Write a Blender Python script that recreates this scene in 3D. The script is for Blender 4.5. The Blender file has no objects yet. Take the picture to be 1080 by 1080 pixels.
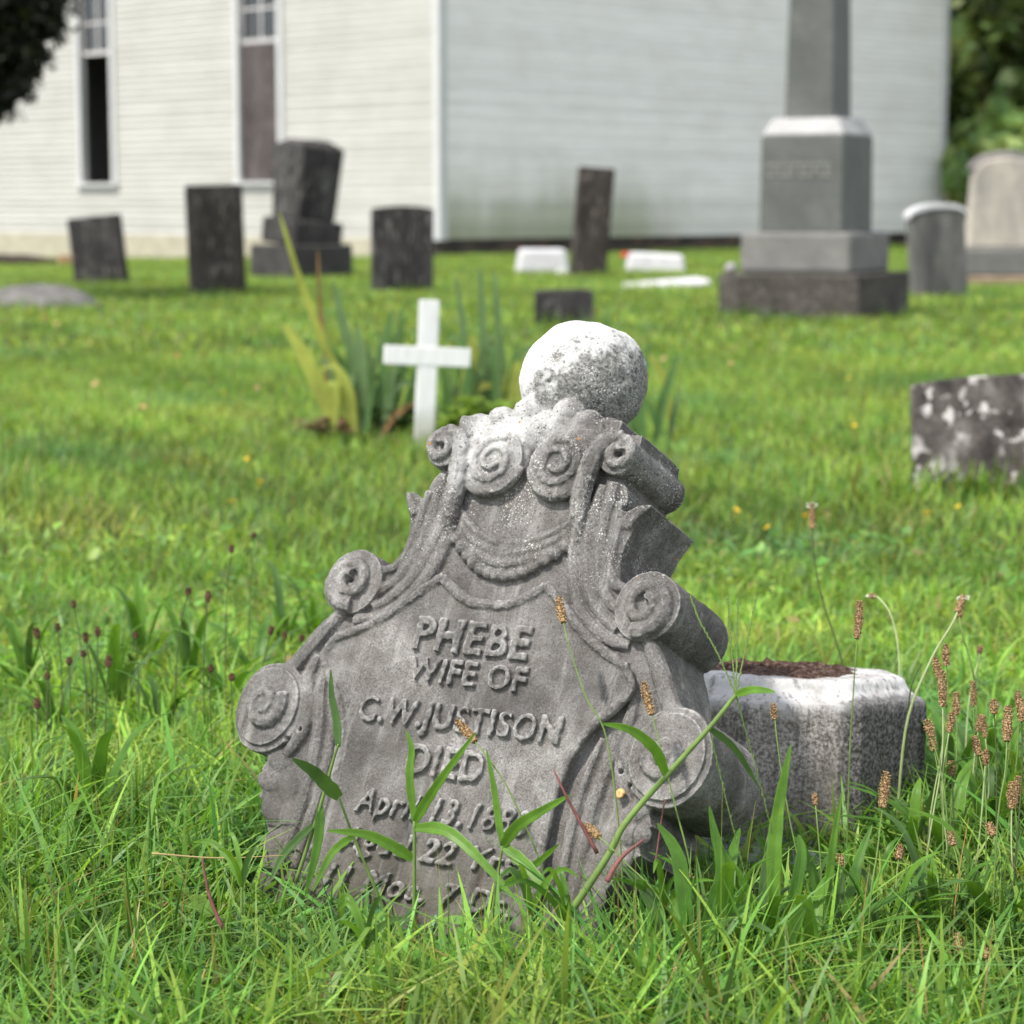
import bpy, bmesh, math, random
import numpy as np
from mathutils import Vector, Matrix, noise as mnoise

random.seed(7)
rng = np.random.default_rng(11)
S = bpy.context.scene
COL = S.collection
R = math.radians

# ------------------------------------------------------------------ camera frame
F = 2400.0                      # focal length in photo pixels (photo is 1080 wide)
CAM_H = 0.9
PITCH = math.atan(325 / F)
RIGHT = np.array([1.0, 0, 0])
UP = np.array([0, math.sin(PITCH), math.cos(PITCH)])
FWD = np.array([0, math.cos(PITCH), -math.sin(PITCH)])
CAMP = np.array([0, 0, CAM_H])


def ray(px, py):
    return RIGHT * ((px - 540) / F) + UP * (-(py - 540) / F) + FWD


def ground(px, py, z=0.0):
    r = ray(px, py)
    return CAMP + r * ((z - CAM_H) / r[2])


def at(px, py, Y):
    r = ray(px, py)
    return CAMP + r * (Y / r[1])


def ppm(p):
    return F / float(np.linalg.norm(np.array(p) - CAMP))


def terrain(x, y):
    """gentle lie of the churchyard"""
    x = np.asarray(x, float); y = np.asarray(y, float)
    far = np.clip((y - 26) / 14, 0, 1)
    left = np.clip((-x - 1.0) / 8, 0, 1)
    z = -0.22 * far * left
    far2 = np.clip((y - 46) / 40, 0, 1)
    z = z + 0.012 * np.sin(x * 0.9 + 1.3) * np.sin(y * 0.7) * np.clip((y - 4) / 4, 0, 1)
    return z - 0.0 * far2


# ------------------------------------------------------------------ materials
class NT:
    def __init__(self, name):
        self.m = bpy.data.materials.new(name)
        self.m.use_nodes = True
        self.t = self.m.node_tree
        self.t.nodes.clear()
        self.out = self.n('ShaderNodeOutputMaterial')

    def n(self, typ, **kw):
        nd = self.t.nodes.new(typ)
        for k, v in kw.items():
            if k.startswith('i_'):
                key = k[2:]
                key = int(key) if key.isdigit() else key.replace('_', ' ')
                s = nd.inputs[key]
                if hasattr(v, 'node'):
                    self.t.links.new(v, s)
                else:
                    s.default_value = v
            else:
                setattr(nd, k, v)
        return nd

    def link(self, a, b):
        self.t.links.new(a, b)

    def coord(self, kind='Object', scale=(1, 1, 1)):
        tc = self.n('ShaderNodeTexCoord')
        mp = self.n('ShaderNodeMapping', i_Vector=tc.outputs[kind], i_Scale=scale)
        return mp.outputs[0]

    def noise(self, vec, scale, detail=6, rough=.6, dist=0.0):
        return self.n('ShaderNodeTexNoise', i_Vector=vec, i_Scale=scale, i_Detail=detail, i_Roughness=rough, i_Distortion=dist).outputs[0]

    def ramp(self, fac, stops, interp='LINEAR'):
        r = self.n('ShaderNodeValToRGB', i_Fac=fac)
        cr = r.color_ramp
        cr.interpolation = interp
        while len(cr.elements) < len(stops):
            cr.elements.new(.5)
        for e, (p, c) in zip(cr.elements, stops):
            e.position = p
            e.color = (c, c, c, 1) if isinstance(c, (int, float)) else (*c, 1)
        return r.outputs[0]

    def mix(self, fac, a, b, mode='MIX'):
        nd = self.n('ShaderNodeMix', data_type='RGBA', blend_type=mode)
        for s, v in ((nd.inputs[0], fac), (nd.inputs[6], a), (nd.inputs[7], b)):
            if hasattr(v, 'node'):
                self.link(v, s)
            elif isinstance(v, (int, float)):
                s.default_value = v
            else:
                s.default_value = (*v, 1)
        return nd.outputs[2]

    def math(self, op, a, b=0.0, c=0.0):
        nd = self.n('ShaderNodeMath', operation=op)
        for i, v in enumerate((a, b, c)):
            if hasattr(v, 'node'):
                self.link(v, nd.inputs[i])
            else:
                nd.inputs[i].default_value = v
        return nd.outputs[0]

    def sep(self, vec):
        s = self.n('ShaderNodeSeparateXYZ', i_Vector=vec)
        return s.outputs

    def bump(self, h, strength=.3, dist=.01, normal=None):
        b = self.n('ShaderNodeBump', i_Height=h, i_Strength=strength, i_Distance=dist)
        if normal is not None:
            self.link(normal, b.inputs['Normal'])
        return b.outputs[0]

    def pbr(self, col, rough=.8, normal=None, spec=.25, metallic=0):
        p = self.n('ShaderNodeBsdfPrincipled')
        for key, v in (('Base Color', col), ('Roughness', rough), ('Specular IOR Level', spec), ('Metallic', metallic)):
            if hasattr(v, 'node'):
                self.link(v, p.inputs[key])
            else:
                p.inputs[key].default_value = (*v, 1) if isinstance(v, tuple) else v
        if normal is not None:
            self.link(normal, p.inputs['Normal'])
        self.link(p.outputs[0], self.out.inputs[0])
        return p


def mat_stone(name, dark, mid, light, scale=6.0, streak=1.0, spots=0.0, spotcol=(.62, .58, .55), bump=.4, rough=.88, spotscale=22, grain=140, cover=(.42, .55)):
    m = NT(name)
    v = m.coord('Object', (1, 1, 1 / streak if streak else 1))
    oi = m.n('ShaderNodeObjectInfo')
    v2 = m.n('ShaderNodeVectorMath', operation='ADD', i_0=v, i_1=oi.outputs['Random']).outputs[0]
    n1 = m.noise(v2, scale, 7, .62)
    n2 = m.noise(v2, scale * 5, 5, .65)
    n3 = m.noise(m.coord(), grain, 3, .6)
    c = m.ramp(n1, [(.3, dark), (.5, mid), (.72, light)])
    c = m.mix(m.ramp(n2, [(.35, .55), (.65, 0.0)]), c, dark)
    c = m.mix(.55, c, m.ramp(n3, [(.3, .35), (.7, 1.0)]), 'MULTIPLY')
    if spots:
        s = m.noise(v2, spotscale, 3, .5)
        s2 = m.noise(v2, spotscale * .3, 2, .5)
        f = m.math('MULTIPLY', m.ramp(s, [(.55, 0.0), (.6, 1.0)]), m.ramp(s2, [(cover[0], 0.0), (cover[1], spots)]))
        c = m.mix(f, c, spotcol)
    b = m.bump(m.math('ADD', n2, m.math('MULTIPLY', n3, .4)), bump, .012)
    m.pbr(c, rough, b, .2)
    return m.m


def mat_plain(name, col, rough=.7, var=.25, scale=12, bump=.15, spec=.25):
    m = NT(name)
    v = m.coord()
    n1 = m.noise(v, scale, 6, .6)
    lo = tuple(c * (1 - var) for c in col)
    hi = tuple(min(1, c * (1 + var)) for c in col)
    c = m.ramp(n1, [(.3, lo), (.7, hi)])
    m.pbr(c, rough, m.bump(n1, bump, .01), spec)
    return m.m


def mat_leaf(name, col=None, attr=None, trans=.35, rough=.5, var=.3, scale=30, spec=.3):
    m = NT(name)
    if attr:
        c = m.n('ShaderNodeAttribute', attribute_name=attr).outputs['Color']
    else:
        n1 = m.noise(m.coord(), scale, 4, .6)
        c = m.ramp(n1, [(.3, tuple(x * (1 - var) for x in col)), (.7, tuple(min(1, x * (1 + var)) for x in col))])
    p = m.pbr(c, rough, None, spec)
    t = m.n('ShaderNodeBsdfTranslucent')
    tc = m.mix(1.0, c, (1.25, 1.2, .6), 'MULTIPLY')
    m.link(tc, t.inputs[0])
    mx = m.n('ShaderNodeMixShader')
    mx.inputs[0].default_value = trans
    m.link(p.outputs[0], mx.inputs[1]); m.link(t.outputs[0], mx.inputs[2])
    m.link(mx.outputs[0], m.out.inputs[0])
    return m.m


# ------------------------------------------------------------------ mesh helpers
class MB:
    def __init__(self):
        self.v = []; self.f = []

    def add(self, vs, fs):
        o = len(self.v)
        self.v += [tuple(map(float, p)) for p in vs]
        self.f += [tuple(i + o for i in q) for q in fs]

    def box(self, x0, x1, y0, y1, z0, z1, M=None, taper=1.0):
        cx, cy = (x0 + x1) / 2, (y0 + y1) / 2
        vs = [(x0, y0, z0), (x1, y0, z0), (x1, y1, z0), (x0, y1, z0)]
        vs += [(cx + (x - cx) * taper, cy + (y - cy) * taper, z1) for x, y, _ in vs]
        if M is not None:
            vs = [M @ Vector(p) for p in vs]
        self.add(vs, [(3, 2, 1, 0), (4, 5, 6, 7), (0, 1, 5, 4), (1, 2, 6, 5), (2, 3, 7, 6), (3, 0, 4, 7)])

    def tube(self, path, rad, seg=8, cap=True):
        path = [Vector(p) for p in path]
        n = len(path)
        if isinstance(rad, (int, float)):
            rad = [rad] * n
        vs = []; fs = []
        prev = None
        for i, p in enumerate(path):
            t = (path[min(i + 1, n - 1)] - path[max(i - 1, 0)])
            if t.length < 1e-9:
                t = Vector((0, 0, 1))
            t.normalize()
            if prev is None:
                a = Vector((0, 0, 1)) if abs(t.z) < .9 else Vector((1, 0, 0))
                u = t.cross(a).normalized()
            else:
                u = (prev - t * prev.dot(t)).normalized()
            prev = u
            w = t.cross(u)
            for k in range(seg):
                a = 2 * math.pi * k / seg
                vs.append(p + (u * math.cos(a) + w * math.sin(a)) * rad[i])
        for i in range(n - 1):
            for k in range(seg):
                a = i * seg + k; b = i * seg + (k + 1) % seg
                fs.append((a, b, b + seg, a + seg))
        if cap:
            fs.append(tuple(range(seg - 1, -1, -1)))
            fs.append(tuple((n - 1) * seg + k for k in range(seg)))
        self.add(vs, fs)

    def prism(self, poly, w0, w1, axes='xyz', seg=0):
        """polygon in the first two axes, extruded along the third"""
        n = len(poly)
        vs = []
        for w in (w0, w1):
            for a, b in poly:
                vs.append((a, b, w) if axes == 'xyz' else (a, w, b))
        fs = [tuple(range(n - 1, -1, -1)), tuple(range(n, 2 * n))]
        for i in range(n):
            j = (i + 1) % n
            fs.append((i, j, n + j, n + i))
        self.add(vs, fs)

    def ell(self, c, r, nu=20, nv=12, M=None):
        vs = []; fs = []
        for i in range(nv + 1):
            th = math.pi * i / nv
            for k in range(nu):
                a = 2 * math.pi * k / nu
                p = Vector((r[0] * math.sin(th) * math.cos(a), r[1] * math.sin(th) * math.sin(a), r[2] * math.cos(th)))
                if M is not None:
                    p = M @ p
                vs.append(p + Vector(c))
        for i in range(nv):
            for k in range(nu):
                a = i * nu + k; b = i * nu + (k + 1) % nu
                fs.append((a, a + nu, b + nu, b))
        self.add(vs, fs)

    def lathe(self, prof, seg=24, c=(0, 0, 0)):
        vs = []; fs = []
        n = len(prof)
        for r, z in prof:
            for k in range(seg):
                a = 2 * math.pi * k / seg
                vs.append((c[0] + r * math.cos(a), c[1] + r * math.sin(a), c[2] + z))
        for i in range(n - 1):
            for k in range(seg):
                a = i * seg + k; b = i * seg + (k + 1) % seg
                fs.append((a, b, b + seg, a + seg))
        fs.append(tuple(range(seg - 1, -1, -1)))
        fs.append(tuple((n - 1) * seg + k for k in range(seg)))
        self.add(vs, fs)

    def mesh(self, name):
        me = bpy.data.meshes.new(name)
        me.from_pydata(self.v, [], self.f)
        me.update()
        return me

    def build(self, name, m, parent=None, smooth=False, bevel=0, bseg=2, wn=True):
        me = self.mesh(name)
        bm = bmesh.new(); bm.from_mesh(me)
        bmesh.ops.recalc_face_normals(bm, faces=bm.faces)
        bm.to_mesh(me); bm.free()
        o = link(name, me, m, parent)
        if smooth:
            me.polygons.foreach_set('use_smooth', [True] * len(me.polygons))
        if bevel:
            b = o.modifiers.new('bevel', 'BEVEL')
            b.width = bevel; b.segments = bseg; b.limit_method = 'ANGLE'; b.angle_limit = R(25)
            b.use_clamp_overlap = True
        return o


def link(name, me, m, parent=None):
    o = bpy.data.objects.new(name, me)
    COL.objects.link(o)
    if m is not None:
        me.materials.append(m)
    if parent is not None:
        o.parent = parent
    return o


def thing(name, label, cat, loc=(0, 0, 0), rot=(0, 0, 0), group=None):
    o = bpy.data.objects.new(name, None)
    o.empty_display_size = .1
    COL.objects.link(o)
    o.location = loc; o.rotation_euler = rot
    tag(o, label, cat, group)
    return o


def tag(o, label, cat, group=None):
    o['label'] = label; o['category'] = cat
    if group:
        o['group'] = group
    return o


def np_mesh(name, V, Fq, cols=None, smooth=False, tris=None):
    """mesh out of numpy arrays; Fq (n,4) quads, tris (m,3)"""
    me = bpy.data.meshes.new(name)
    nv = len(V)
    nq = 0 if Fq is None else len(Fq)
    nt = 0 if tris is None else len(tris)
    me.vertices.add(nv)
    me.vertices.foreach_set('co', np.ascontiguousarray(V, np.float32).ravel())
    loops = []
    if nq: loops.append(np.asarray(Fq).ravel())
    if nt: loops.append(np.asarray(tris).ravel())
    loops = np.concatenate(loops).astype(np.int32)
    me.loops.add(len(loops))
    me.loops.foreach_set('vertex_index', loops)
    me.polygons.add(nq + nt)
    starts = np.concatenate([np.arange(nq) * 4, nq * 4 + np.arange(nt) * 3]).astype(np.int32)
    me.polygons.foreach_set('loop_start', starts)
    me.update(calc_edges=True)
    if smooth:
        me.polygons.foreach_set('use_smooth', np.ones(nq + nt, bool))
    if cols is not None:
        a = me.color_attributes.new('tint', 'FLOAT_COLOR', 'POINT')
        c = np.ones((nv, 4), np.float32); c[:, :3] = cols
        a.data.foreach_set('color', c.ravel())
    return me


def catmull(pts, k=6, closed=False):
    pts = [np.array(p, float) for p in pts]
    n = len(pts); out = []
    rngi = range(n if closed else n - 1)
    for i in rngi:
        p1, p2 = pts[i], pts[(i + 1) % n]
        p0 = pts[(i - 1) % n] if (closed or i > 0) else p1
        p3 = pts[(i + 2) % n] if (closed or i + 2 < n) else p2
        for j in range(k):
            t = j / k
            out.append(.5 * ((2 * p1) + (-p0 + p2) * t + (2 * p0 - 5 * p1 + 4 * p2 - p3) * t * t + (-p0 + 3 * p1 - 3 * p2 + p3) * t ** 3))
    if not closed:
        out.append(pts[-1])
    return out


def carve(mb, voxel, iters, factor=.5):
    """fuse the pieces into one worn stone skin -> numpy verts, quads"""
    me = mb.mesh('fuse')
    bm = bmesh.new(); bm.from_mesh(me)
    bmesh.ops.remove_doubles(bm, verts=bm.verts, dist=1e-6)
    bmesh.ops.recalc_face_normals(bm, faces=bm.faces)
    bm.to_mesh(me); bm.free()
    o = bpy.data.objects.new('fuse', me)
    COL.objects.link(o)
    r = o.modifiers.new('r', 'REMESH'); r.mode = 'VOXEL'; r.voxel_size = voxel
    s = o.modifiers.new('s', 'SMOOTH'); s.iterations = iters; s.factor = factor
    dg = bpy.context.evaluated_depsgraph_get(); dg.update()
    m2 = bpy.data.meshes.new_from_object(o.evaluated_get(dg))
    nv = len(m2.vertices)
    V = np.empty(nv * 3, np.float32); m2.vertices.foreach_get('co', V); V = V.reshape(-1, 3).astype(float)
    N = np.array([tuple(n.vector) for n in m2.vertex_normals])
    nl = len(m2.loops)
    L = np.empty(nl, np.int32); m2.loops.foreach_get('vertex_index', L)
    tot = np.empty(len(m2.polygons), np.int32); m2.polygons.foreach_get('loop_total', tot)
    st = np.empty(len(m2.polygons), np.int32); m2.polygons.foreach_get('loop_start', st)
    q = tot == 4
    Q = np.stack([L[st[q] + k] for k in range(4)], 1)
    bpy.data.objects.remove(o)
    bpy.data.meshes.remove(me); bpy.data.meshes.remove(m2)
    return V, N, Q


def vnoise(P, scale, seed=0.0):
    return np.array([mnoise.noise((p[0] * scale + seed, p[1] * scale + seed * 2, p[2] * scale)) for p in P])


# ------------------------------------------------------------------ stone materials
M_DARKSLAB = mat_stone('weathered_dark_stone', (.022, .020, .020), (.058, .054, .052), (.12, .114, .108), 4.0, 3, .4, (.26, .245, .23), .3)
M_BROWNSLAB = mat_stone('weathered_brown_stone', (.028, .023, .020), (.075, .065, .057), (.15, .13, .11), 4.0, 3, .4, (.30, .255, .22), .3)
M_GRANITE = mat_stone('grey_granite', (.10, .105, .095), (.135, .14, .13), (.18, .185, .17), 2.5, 1.0, 0, bump=.1, rough=.6, grain=90)
M_GRANITE_LIGHT = mat_stone('rough_grey_granite', (.17, .165, .155), (.22, .215, .20), (.28, .27, .25), 4, 1.0, 0, bump=.3, rough=.85, grain=90)
M_MARBLE = mat_stone('worn_white_marble', (.30, .29, .28), (.48, .46, .45), (.66, .64, .63), 3, 2, 0, bump=.25)
M_GREYMARBLE = mat_stone('streaked_grey_marble', (.07, .07, .068), (.2, .195, .18), (.36, .35, .33), 3.5, 4, 0, bump=.25)
M_BEIGE = mat_stone('beige_marble', (.34, .31, .28), (.60, .54, .45), (.72, .65, .53), 1.6, 2, 0, bump=.2)
M_DARKBASE = mat_stone('dark_base_stone', (.045, .04, .035), (.085, .075, .066), (.14, .125, .108), 5, 1, .4, (.2,.185,.16), bump=.4)
M_LICHEN = mat_stone('lichen_spotted_stone', (.03, .026, .024), (.12, .105, .095), (.30, .275, .26), 12, 1.2, .9, (.52, .49, .47), .5, spotscale=26, cover=(.40, .56))
M_ROCK = mat_stone('grey_rock', (.10, .095, .09), (.2, .19, .18), (.32, .3, .29), 5, 1, 0)
M_PITTED = None


def tomb_material():
    m = NT('weathered_carved_marble')
    tc = m.n('ShaderNodeTexCoord'); o = tc.outputs['Object']
    s = m.sep(o)
    big = m.noise(o, 9, 8, .66)
    med = m.noise(o, 34, 7, .68)
    fin = m.noise(o, 330, 4, .7)
    grain = m.noise(o, 900, 2, .6)
    c = m.ramp(big, [(.30, (.085, .08, .075)), (.45, (.15, .142, .134)), (.60, (.215, .205, .195)), (.76, (.33, .32, .305))])
    # brownish dirt film
    c = m.mix(m.ramp(med, [(.38, .6), (.56, 0.0)]), c, (.11, .098, .088))
    # fine grain of the decayed surface
    c = m.mix(m.ramp(m.noise(o, 13, 3, .6), [(.35, .35), (.65, .95)]), c, m.ramp(fin, [(.34, .45), (.5, .95), (.66, 1.35)]), 'MULTIPLY')
    c = m.mix(.6, c, m.ramp(grain, [(.36, .5), (.64, 1.4)]), 'MULTIPLY')
    c = m.mix(1.0, c, m.ramp(m.noise(o, 5.5, 4, .6), [(.36, .62), (.52, 1.0), (.66, 1.22)]), 'MULTIPLY')
    # rain streaks down the face and soil splash near the ground
    streak = m.noise(m.coord('Object', (48, 5, 30)), 1.0, 6, .65)
    c = m.mix(m.ramp(streak, [(.52, 0.0), (.66, .5)]), c, (.075, .068, .06))
    c = m.mix(m.ramp(streak, [(.32, .35), (.44, 0.0)]), c, (.40, .385, .36))
    low = m.ramp(m.math('ADD', m.math('MULTIPLY', s[1], -1.0), m.math('MULTIPLY', m.math('SUBTRACT', med, .5), .25)), [(.12, 0.0), (.27, .7)])
    c = m.mix(low, c, (.085, .074, .052))
    # rain-bleached, uneven patches on the crest and the finial
    crest = m.math('ADD', m.ramp(m.math('ADD', m.math('SUBTRACT', s[1], m.math('MULTIPLY', s[0], .75)), m.math('MULTIPLY', m.math('SUBTRACT', big, .5), .16)), [(.335, 0.0), (.43, .8)]), 0)
    bl = m.math('MULTIPLY', crest, m.ramp(med, [(.32, .25), (.62, 1.0)]))
    side = m.math('MULTIPLY', m.ramp(m.math('ABSOLUTE', s[0]), [(.09, 1.0), (.115, .1)]), m.ramp(s[1], [(.285, 0.0), (.31, 1.0)]))
    bl = m.math('MULTIPLY', bl, side)
    c = m.mix(bl, c, (.64, .63, .61))
    # ball: white towards the upper left, flecked grey on the rest
    bx, by, bz = BALL
    d = m.n('ShaderNodeVectorMath', operation='SUBTRACT', i_0=o, i_1=(bx, by, bz)).outputs[0]
    dl = m.n('ShaderNodeVectorMath', operation='LENGTH', i_0=d).outputs['Value']
    onball = m.math('MULTIPLY', m.ramp(dl, [(.0895, 1.0), (.0935, 0.0)]), m.ramp(s[1], [(.43, 0.0), (.44, 1.0)]))
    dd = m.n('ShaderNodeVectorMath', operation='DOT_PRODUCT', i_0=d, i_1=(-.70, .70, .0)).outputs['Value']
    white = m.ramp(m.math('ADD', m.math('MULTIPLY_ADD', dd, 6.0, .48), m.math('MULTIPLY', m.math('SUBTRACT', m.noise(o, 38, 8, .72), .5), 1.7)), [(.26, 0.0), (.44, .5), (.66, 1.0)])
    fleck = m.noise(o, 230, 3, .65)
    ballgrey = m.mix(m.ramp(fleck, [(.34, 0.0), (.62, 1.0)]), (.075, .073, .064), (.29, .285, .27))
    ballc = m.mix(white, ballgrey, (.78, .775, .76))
    c = m.mix(onball, c, ballc)
    # salt-and-pepper lichen over rosettes and garland
    up = m.math('MULTIPLY', m.ramp(s[1], [(.17, 0.0), (.24, .75), (.33, 1.0), (.43, 1.0)]), 1.0)
    sp = m.ramp(m.noise(o, 420, 2, .5), [(.60, 0.0), (.64, 1.0)])
    sp2 = m.ramp(m.noise(o, 24, 3, .6), [(.46, 0.0), (.6, 1.0)])
    c = m.mix(m.math('MULTIPLY', m.math('MULTIPLY', sp, sp2), up), c, (.66, .65, .61))
    dk = m.ramp(m.noise(o, 260, 2, .5), [(.63, 0.0), (.68, 1.0)])
    c = m.mix(m.math('MULTIPLY', dk, m.math('ADD', m.math('MULTIPLY', up, .55), .3)), c, (.045, .042, .04))
    # rare orange lichen
    org = m.math('MULTIPLY', m.ramp(m.noise(o, 75, 1, .3), [(.785, 0.0), (.80, .8)]), up)
    c = m.mix(org, c, (.36, .17, .03))
    # weathered arrises are rubbed pale
    geo = m.n('ShaderNodeNewGeometry')
    edge = m.ramp(geo.outputs['Pointiness'], [(.515, 0.0), (.56, .5)])
    c = m.mix(m.math('MULTIPLY', edge, m.ramp(med, [(.35, .3), (.6, 1.0)])), c, (.56, .545, .52))
    h = m.math('ADD', m.math('MULTIPLY', fin, 1.0), m.math('MULTIPLY', grain, .6))
    n1 = m.bump(m.noise(o, 60, 6, .7), .35, .008)
    n2 = m.bump(h, .55, .0028, n1)
    m.pbr(c, .9, n2, .18)
    return m.m


def pitted_material():
    m = NT('lichened_grey_marble')
    tc = m.n('ShaderNodeTexCoord'); o = tc.outputs['Object']
    s = m.sep(o)
    big = m.noise(o, 11, 7, .65)
    fin = m.noise(o, 190, 5, .75)
    c = m.mix(m.ramp(fin, [(.42, 0.0), (.58, 1.0)]), (.12, .105, .096), (.46, .425, .395))
    c = m.mix(m.ramp(big, [(.42, 0.0), (.62, .55)]), c, (.13, .115, .105))
    # the washed upper edge is nearly white
    zt = m.math('ADD', s[2], m.math('MULTIPLY', m.math('SUBTRACT', big, .5), .05))
    w = m.math('MULTIPLY', m.ramp(zt, [(.176, 0.0), (.200, .75), (.212, 1.0)]), m.ramp(m.noise(o, 14, 5, .6), [(.36, .15), (.52, 1.0)]))
    c = m.mix(w, c, (.56, .55, .54))
    st = m.ramp(m.noise(m.coord('Object', (60, 60, 9)), 1.4, 4, .6), [(.54, 0.0), (.62, .55)])
    c = m.mix(st, c, (.07, .065, .06))
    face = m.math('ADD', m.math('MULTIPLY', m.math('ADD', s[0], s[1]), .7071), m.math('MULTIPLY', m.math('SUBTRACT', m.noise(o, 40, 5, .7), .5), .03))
    shade_crust = m.math('MULTIPLY', m.ramp(face, [(.178, 0.0), (.186, .78)]), m.ramp(zt, [(.20, 1.0), (.235, .25)]))  # right face darkened: its shade put into the colour, along with lichen crust
    c = m.mix(shade_crust, c, m.mix(m.ramp(fin, [(.45, 0.0), (.62, 1.0)]), (.022, .021, .021), (.17, .165, .16)))
    h = m.math('ADD', fin, m.math('MULTIPLY', m.noise(o, 600, 2, .6), .5))
    m.pbr(c, .92, m.bump(h, .6, .004), .15)
    return m.m


# ================================================================== TOMBSTONE
def tomb_frame():
    Z = np.array([-.5, .37, .78]); Z /= np.linalg.norm(Z)
    X = np.array([.83, -.05, .556]); X -= Z * (X @ Z); X /= np.linalg.norm(X)
    Y = np.cross(Z, X)
    D = 2.85
    O = np.array([(500 - 540) / F * D, -(760 - 540) / F * D, -D]) + X * (-.02)
    C = np.stack([RIGHT, UP, -FWD], 1)
    return C @ X, C @ Y, C @ Z, CAMP + C @ O


TX, TY, TZ, TO = tomb_frame()
TM = Matrix(((TX[0], TY[0], TZ[0], TO[0]), (TX[1], TY[1], TZ[1], TO[1]), (TX[2], TY[2], TZ[2], TO[2]), (0, 0, 0, 1)))
DEP = -.135


def tomb_local(px, py, w=0.0):
    r = ray(px, py)
    t = ((TO + TZ * w - CAMP) @ TZ) / (r @ TZ)
    P = CAMP + r * t - TO
    return P @ TX, P @ TY


_b = tomb_local(617, 401, -.068)
BALL = (_b[0], _b[1], -.068)


def text_mesh(txt, u0, u1, v0, v1, w0, w1, shear=0.0, offset=.0, space=1.0):
    cu = bpy.data.curves.new('lettering', 'FONT')
    cu.body = txt; cu.size = 1; cu.extrude = .05; cu.shear = shear; cu.offset = offset; cu.resolution_u = 4
    cu.space_character = space
    o = bpy.data.objects.new('lettering', cu); COL.objects.link(o)
    dg = bpy.context.evaluated_depsgraph_get(); dg.update()
    me = bpy.data.meshes.new_from_object(o.evaluated_get(dg))
    bm = bmesh.new(); bm.from_mesh(me)
    bmesh.ops.remove_doubles(bm, verts=bm.verts, dist=1e-5)
    V = np.array([v.co[:] for v in bm.verts])
    bm.verts.index_update()
    Fc = [tuple(v.index for v in f.verts) for f in bm.faces]
    bm.free()
    bpy.data.objects.remove(o); bpy.data.meshes.remove(me)
    # cap heights fill v0..v1 (text with descenders keeps its baseline at v0)
    sx = (u1 - u0) / (V[:, 0].max() - V[:, 0].min())
    sy = (v1 - v0) / .72
    V2 = np.empty_like(V)
    V2[:, 0] = u0 + (V[:, 0] - V[:, 0].min()) * sx
    V2[:, 1] = v0 + V[:, 1] * sy
    zz = (V[:, 2] - V[:, 2].min()) / (V[:, 2].max() - V[:, 2].min())
    V2[:, 2] = w0 + zz * (w1 - w0)
    return V2, Fc


LETTERS = [  # text, u0,u1 (relative to the old origin), baseline, cap line, shear
    ('PHEBE', -.095, .080, .083, .126, .0), ('WIFE OF', -.092, .088, .041, .073, .0),
    ('C.W.JUSTISON', -.152, .156, -.019, .015, .0), ('DIED', -.056, .060, -.079, -.040, .0),
    ('April 13.1880', -.118, .145, -.137, -.104, .25), ('Aged 22 Yrs.', -.128, .150, -.186, -.156, .25),
    ('11 Mos. 7 Ds.', -.134, .150, -.236, -.206, .25)]


def spiral(cu, cv, r0, r1, turns, a0, hand, w, tr, n=46, dome=None):
    path = []; rad = []
    for i in range(n):
        t = i / (n - 1)
        r = r0 + (r1 - r0) * t ** .85
        a = a0 + hand * turns * 2 * math.pi * t
        ww = w if dome is None else dome * math.sqrt(max(0, 1 - (r / (r0 * 1.12)) ** 2)) + w
        path.append((cu + r * math.cos(a), cv + r * math.sin(a), ww + .006 * t)); rad.append(tr * (1 - .45 * t))
    return path, rad


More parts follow.
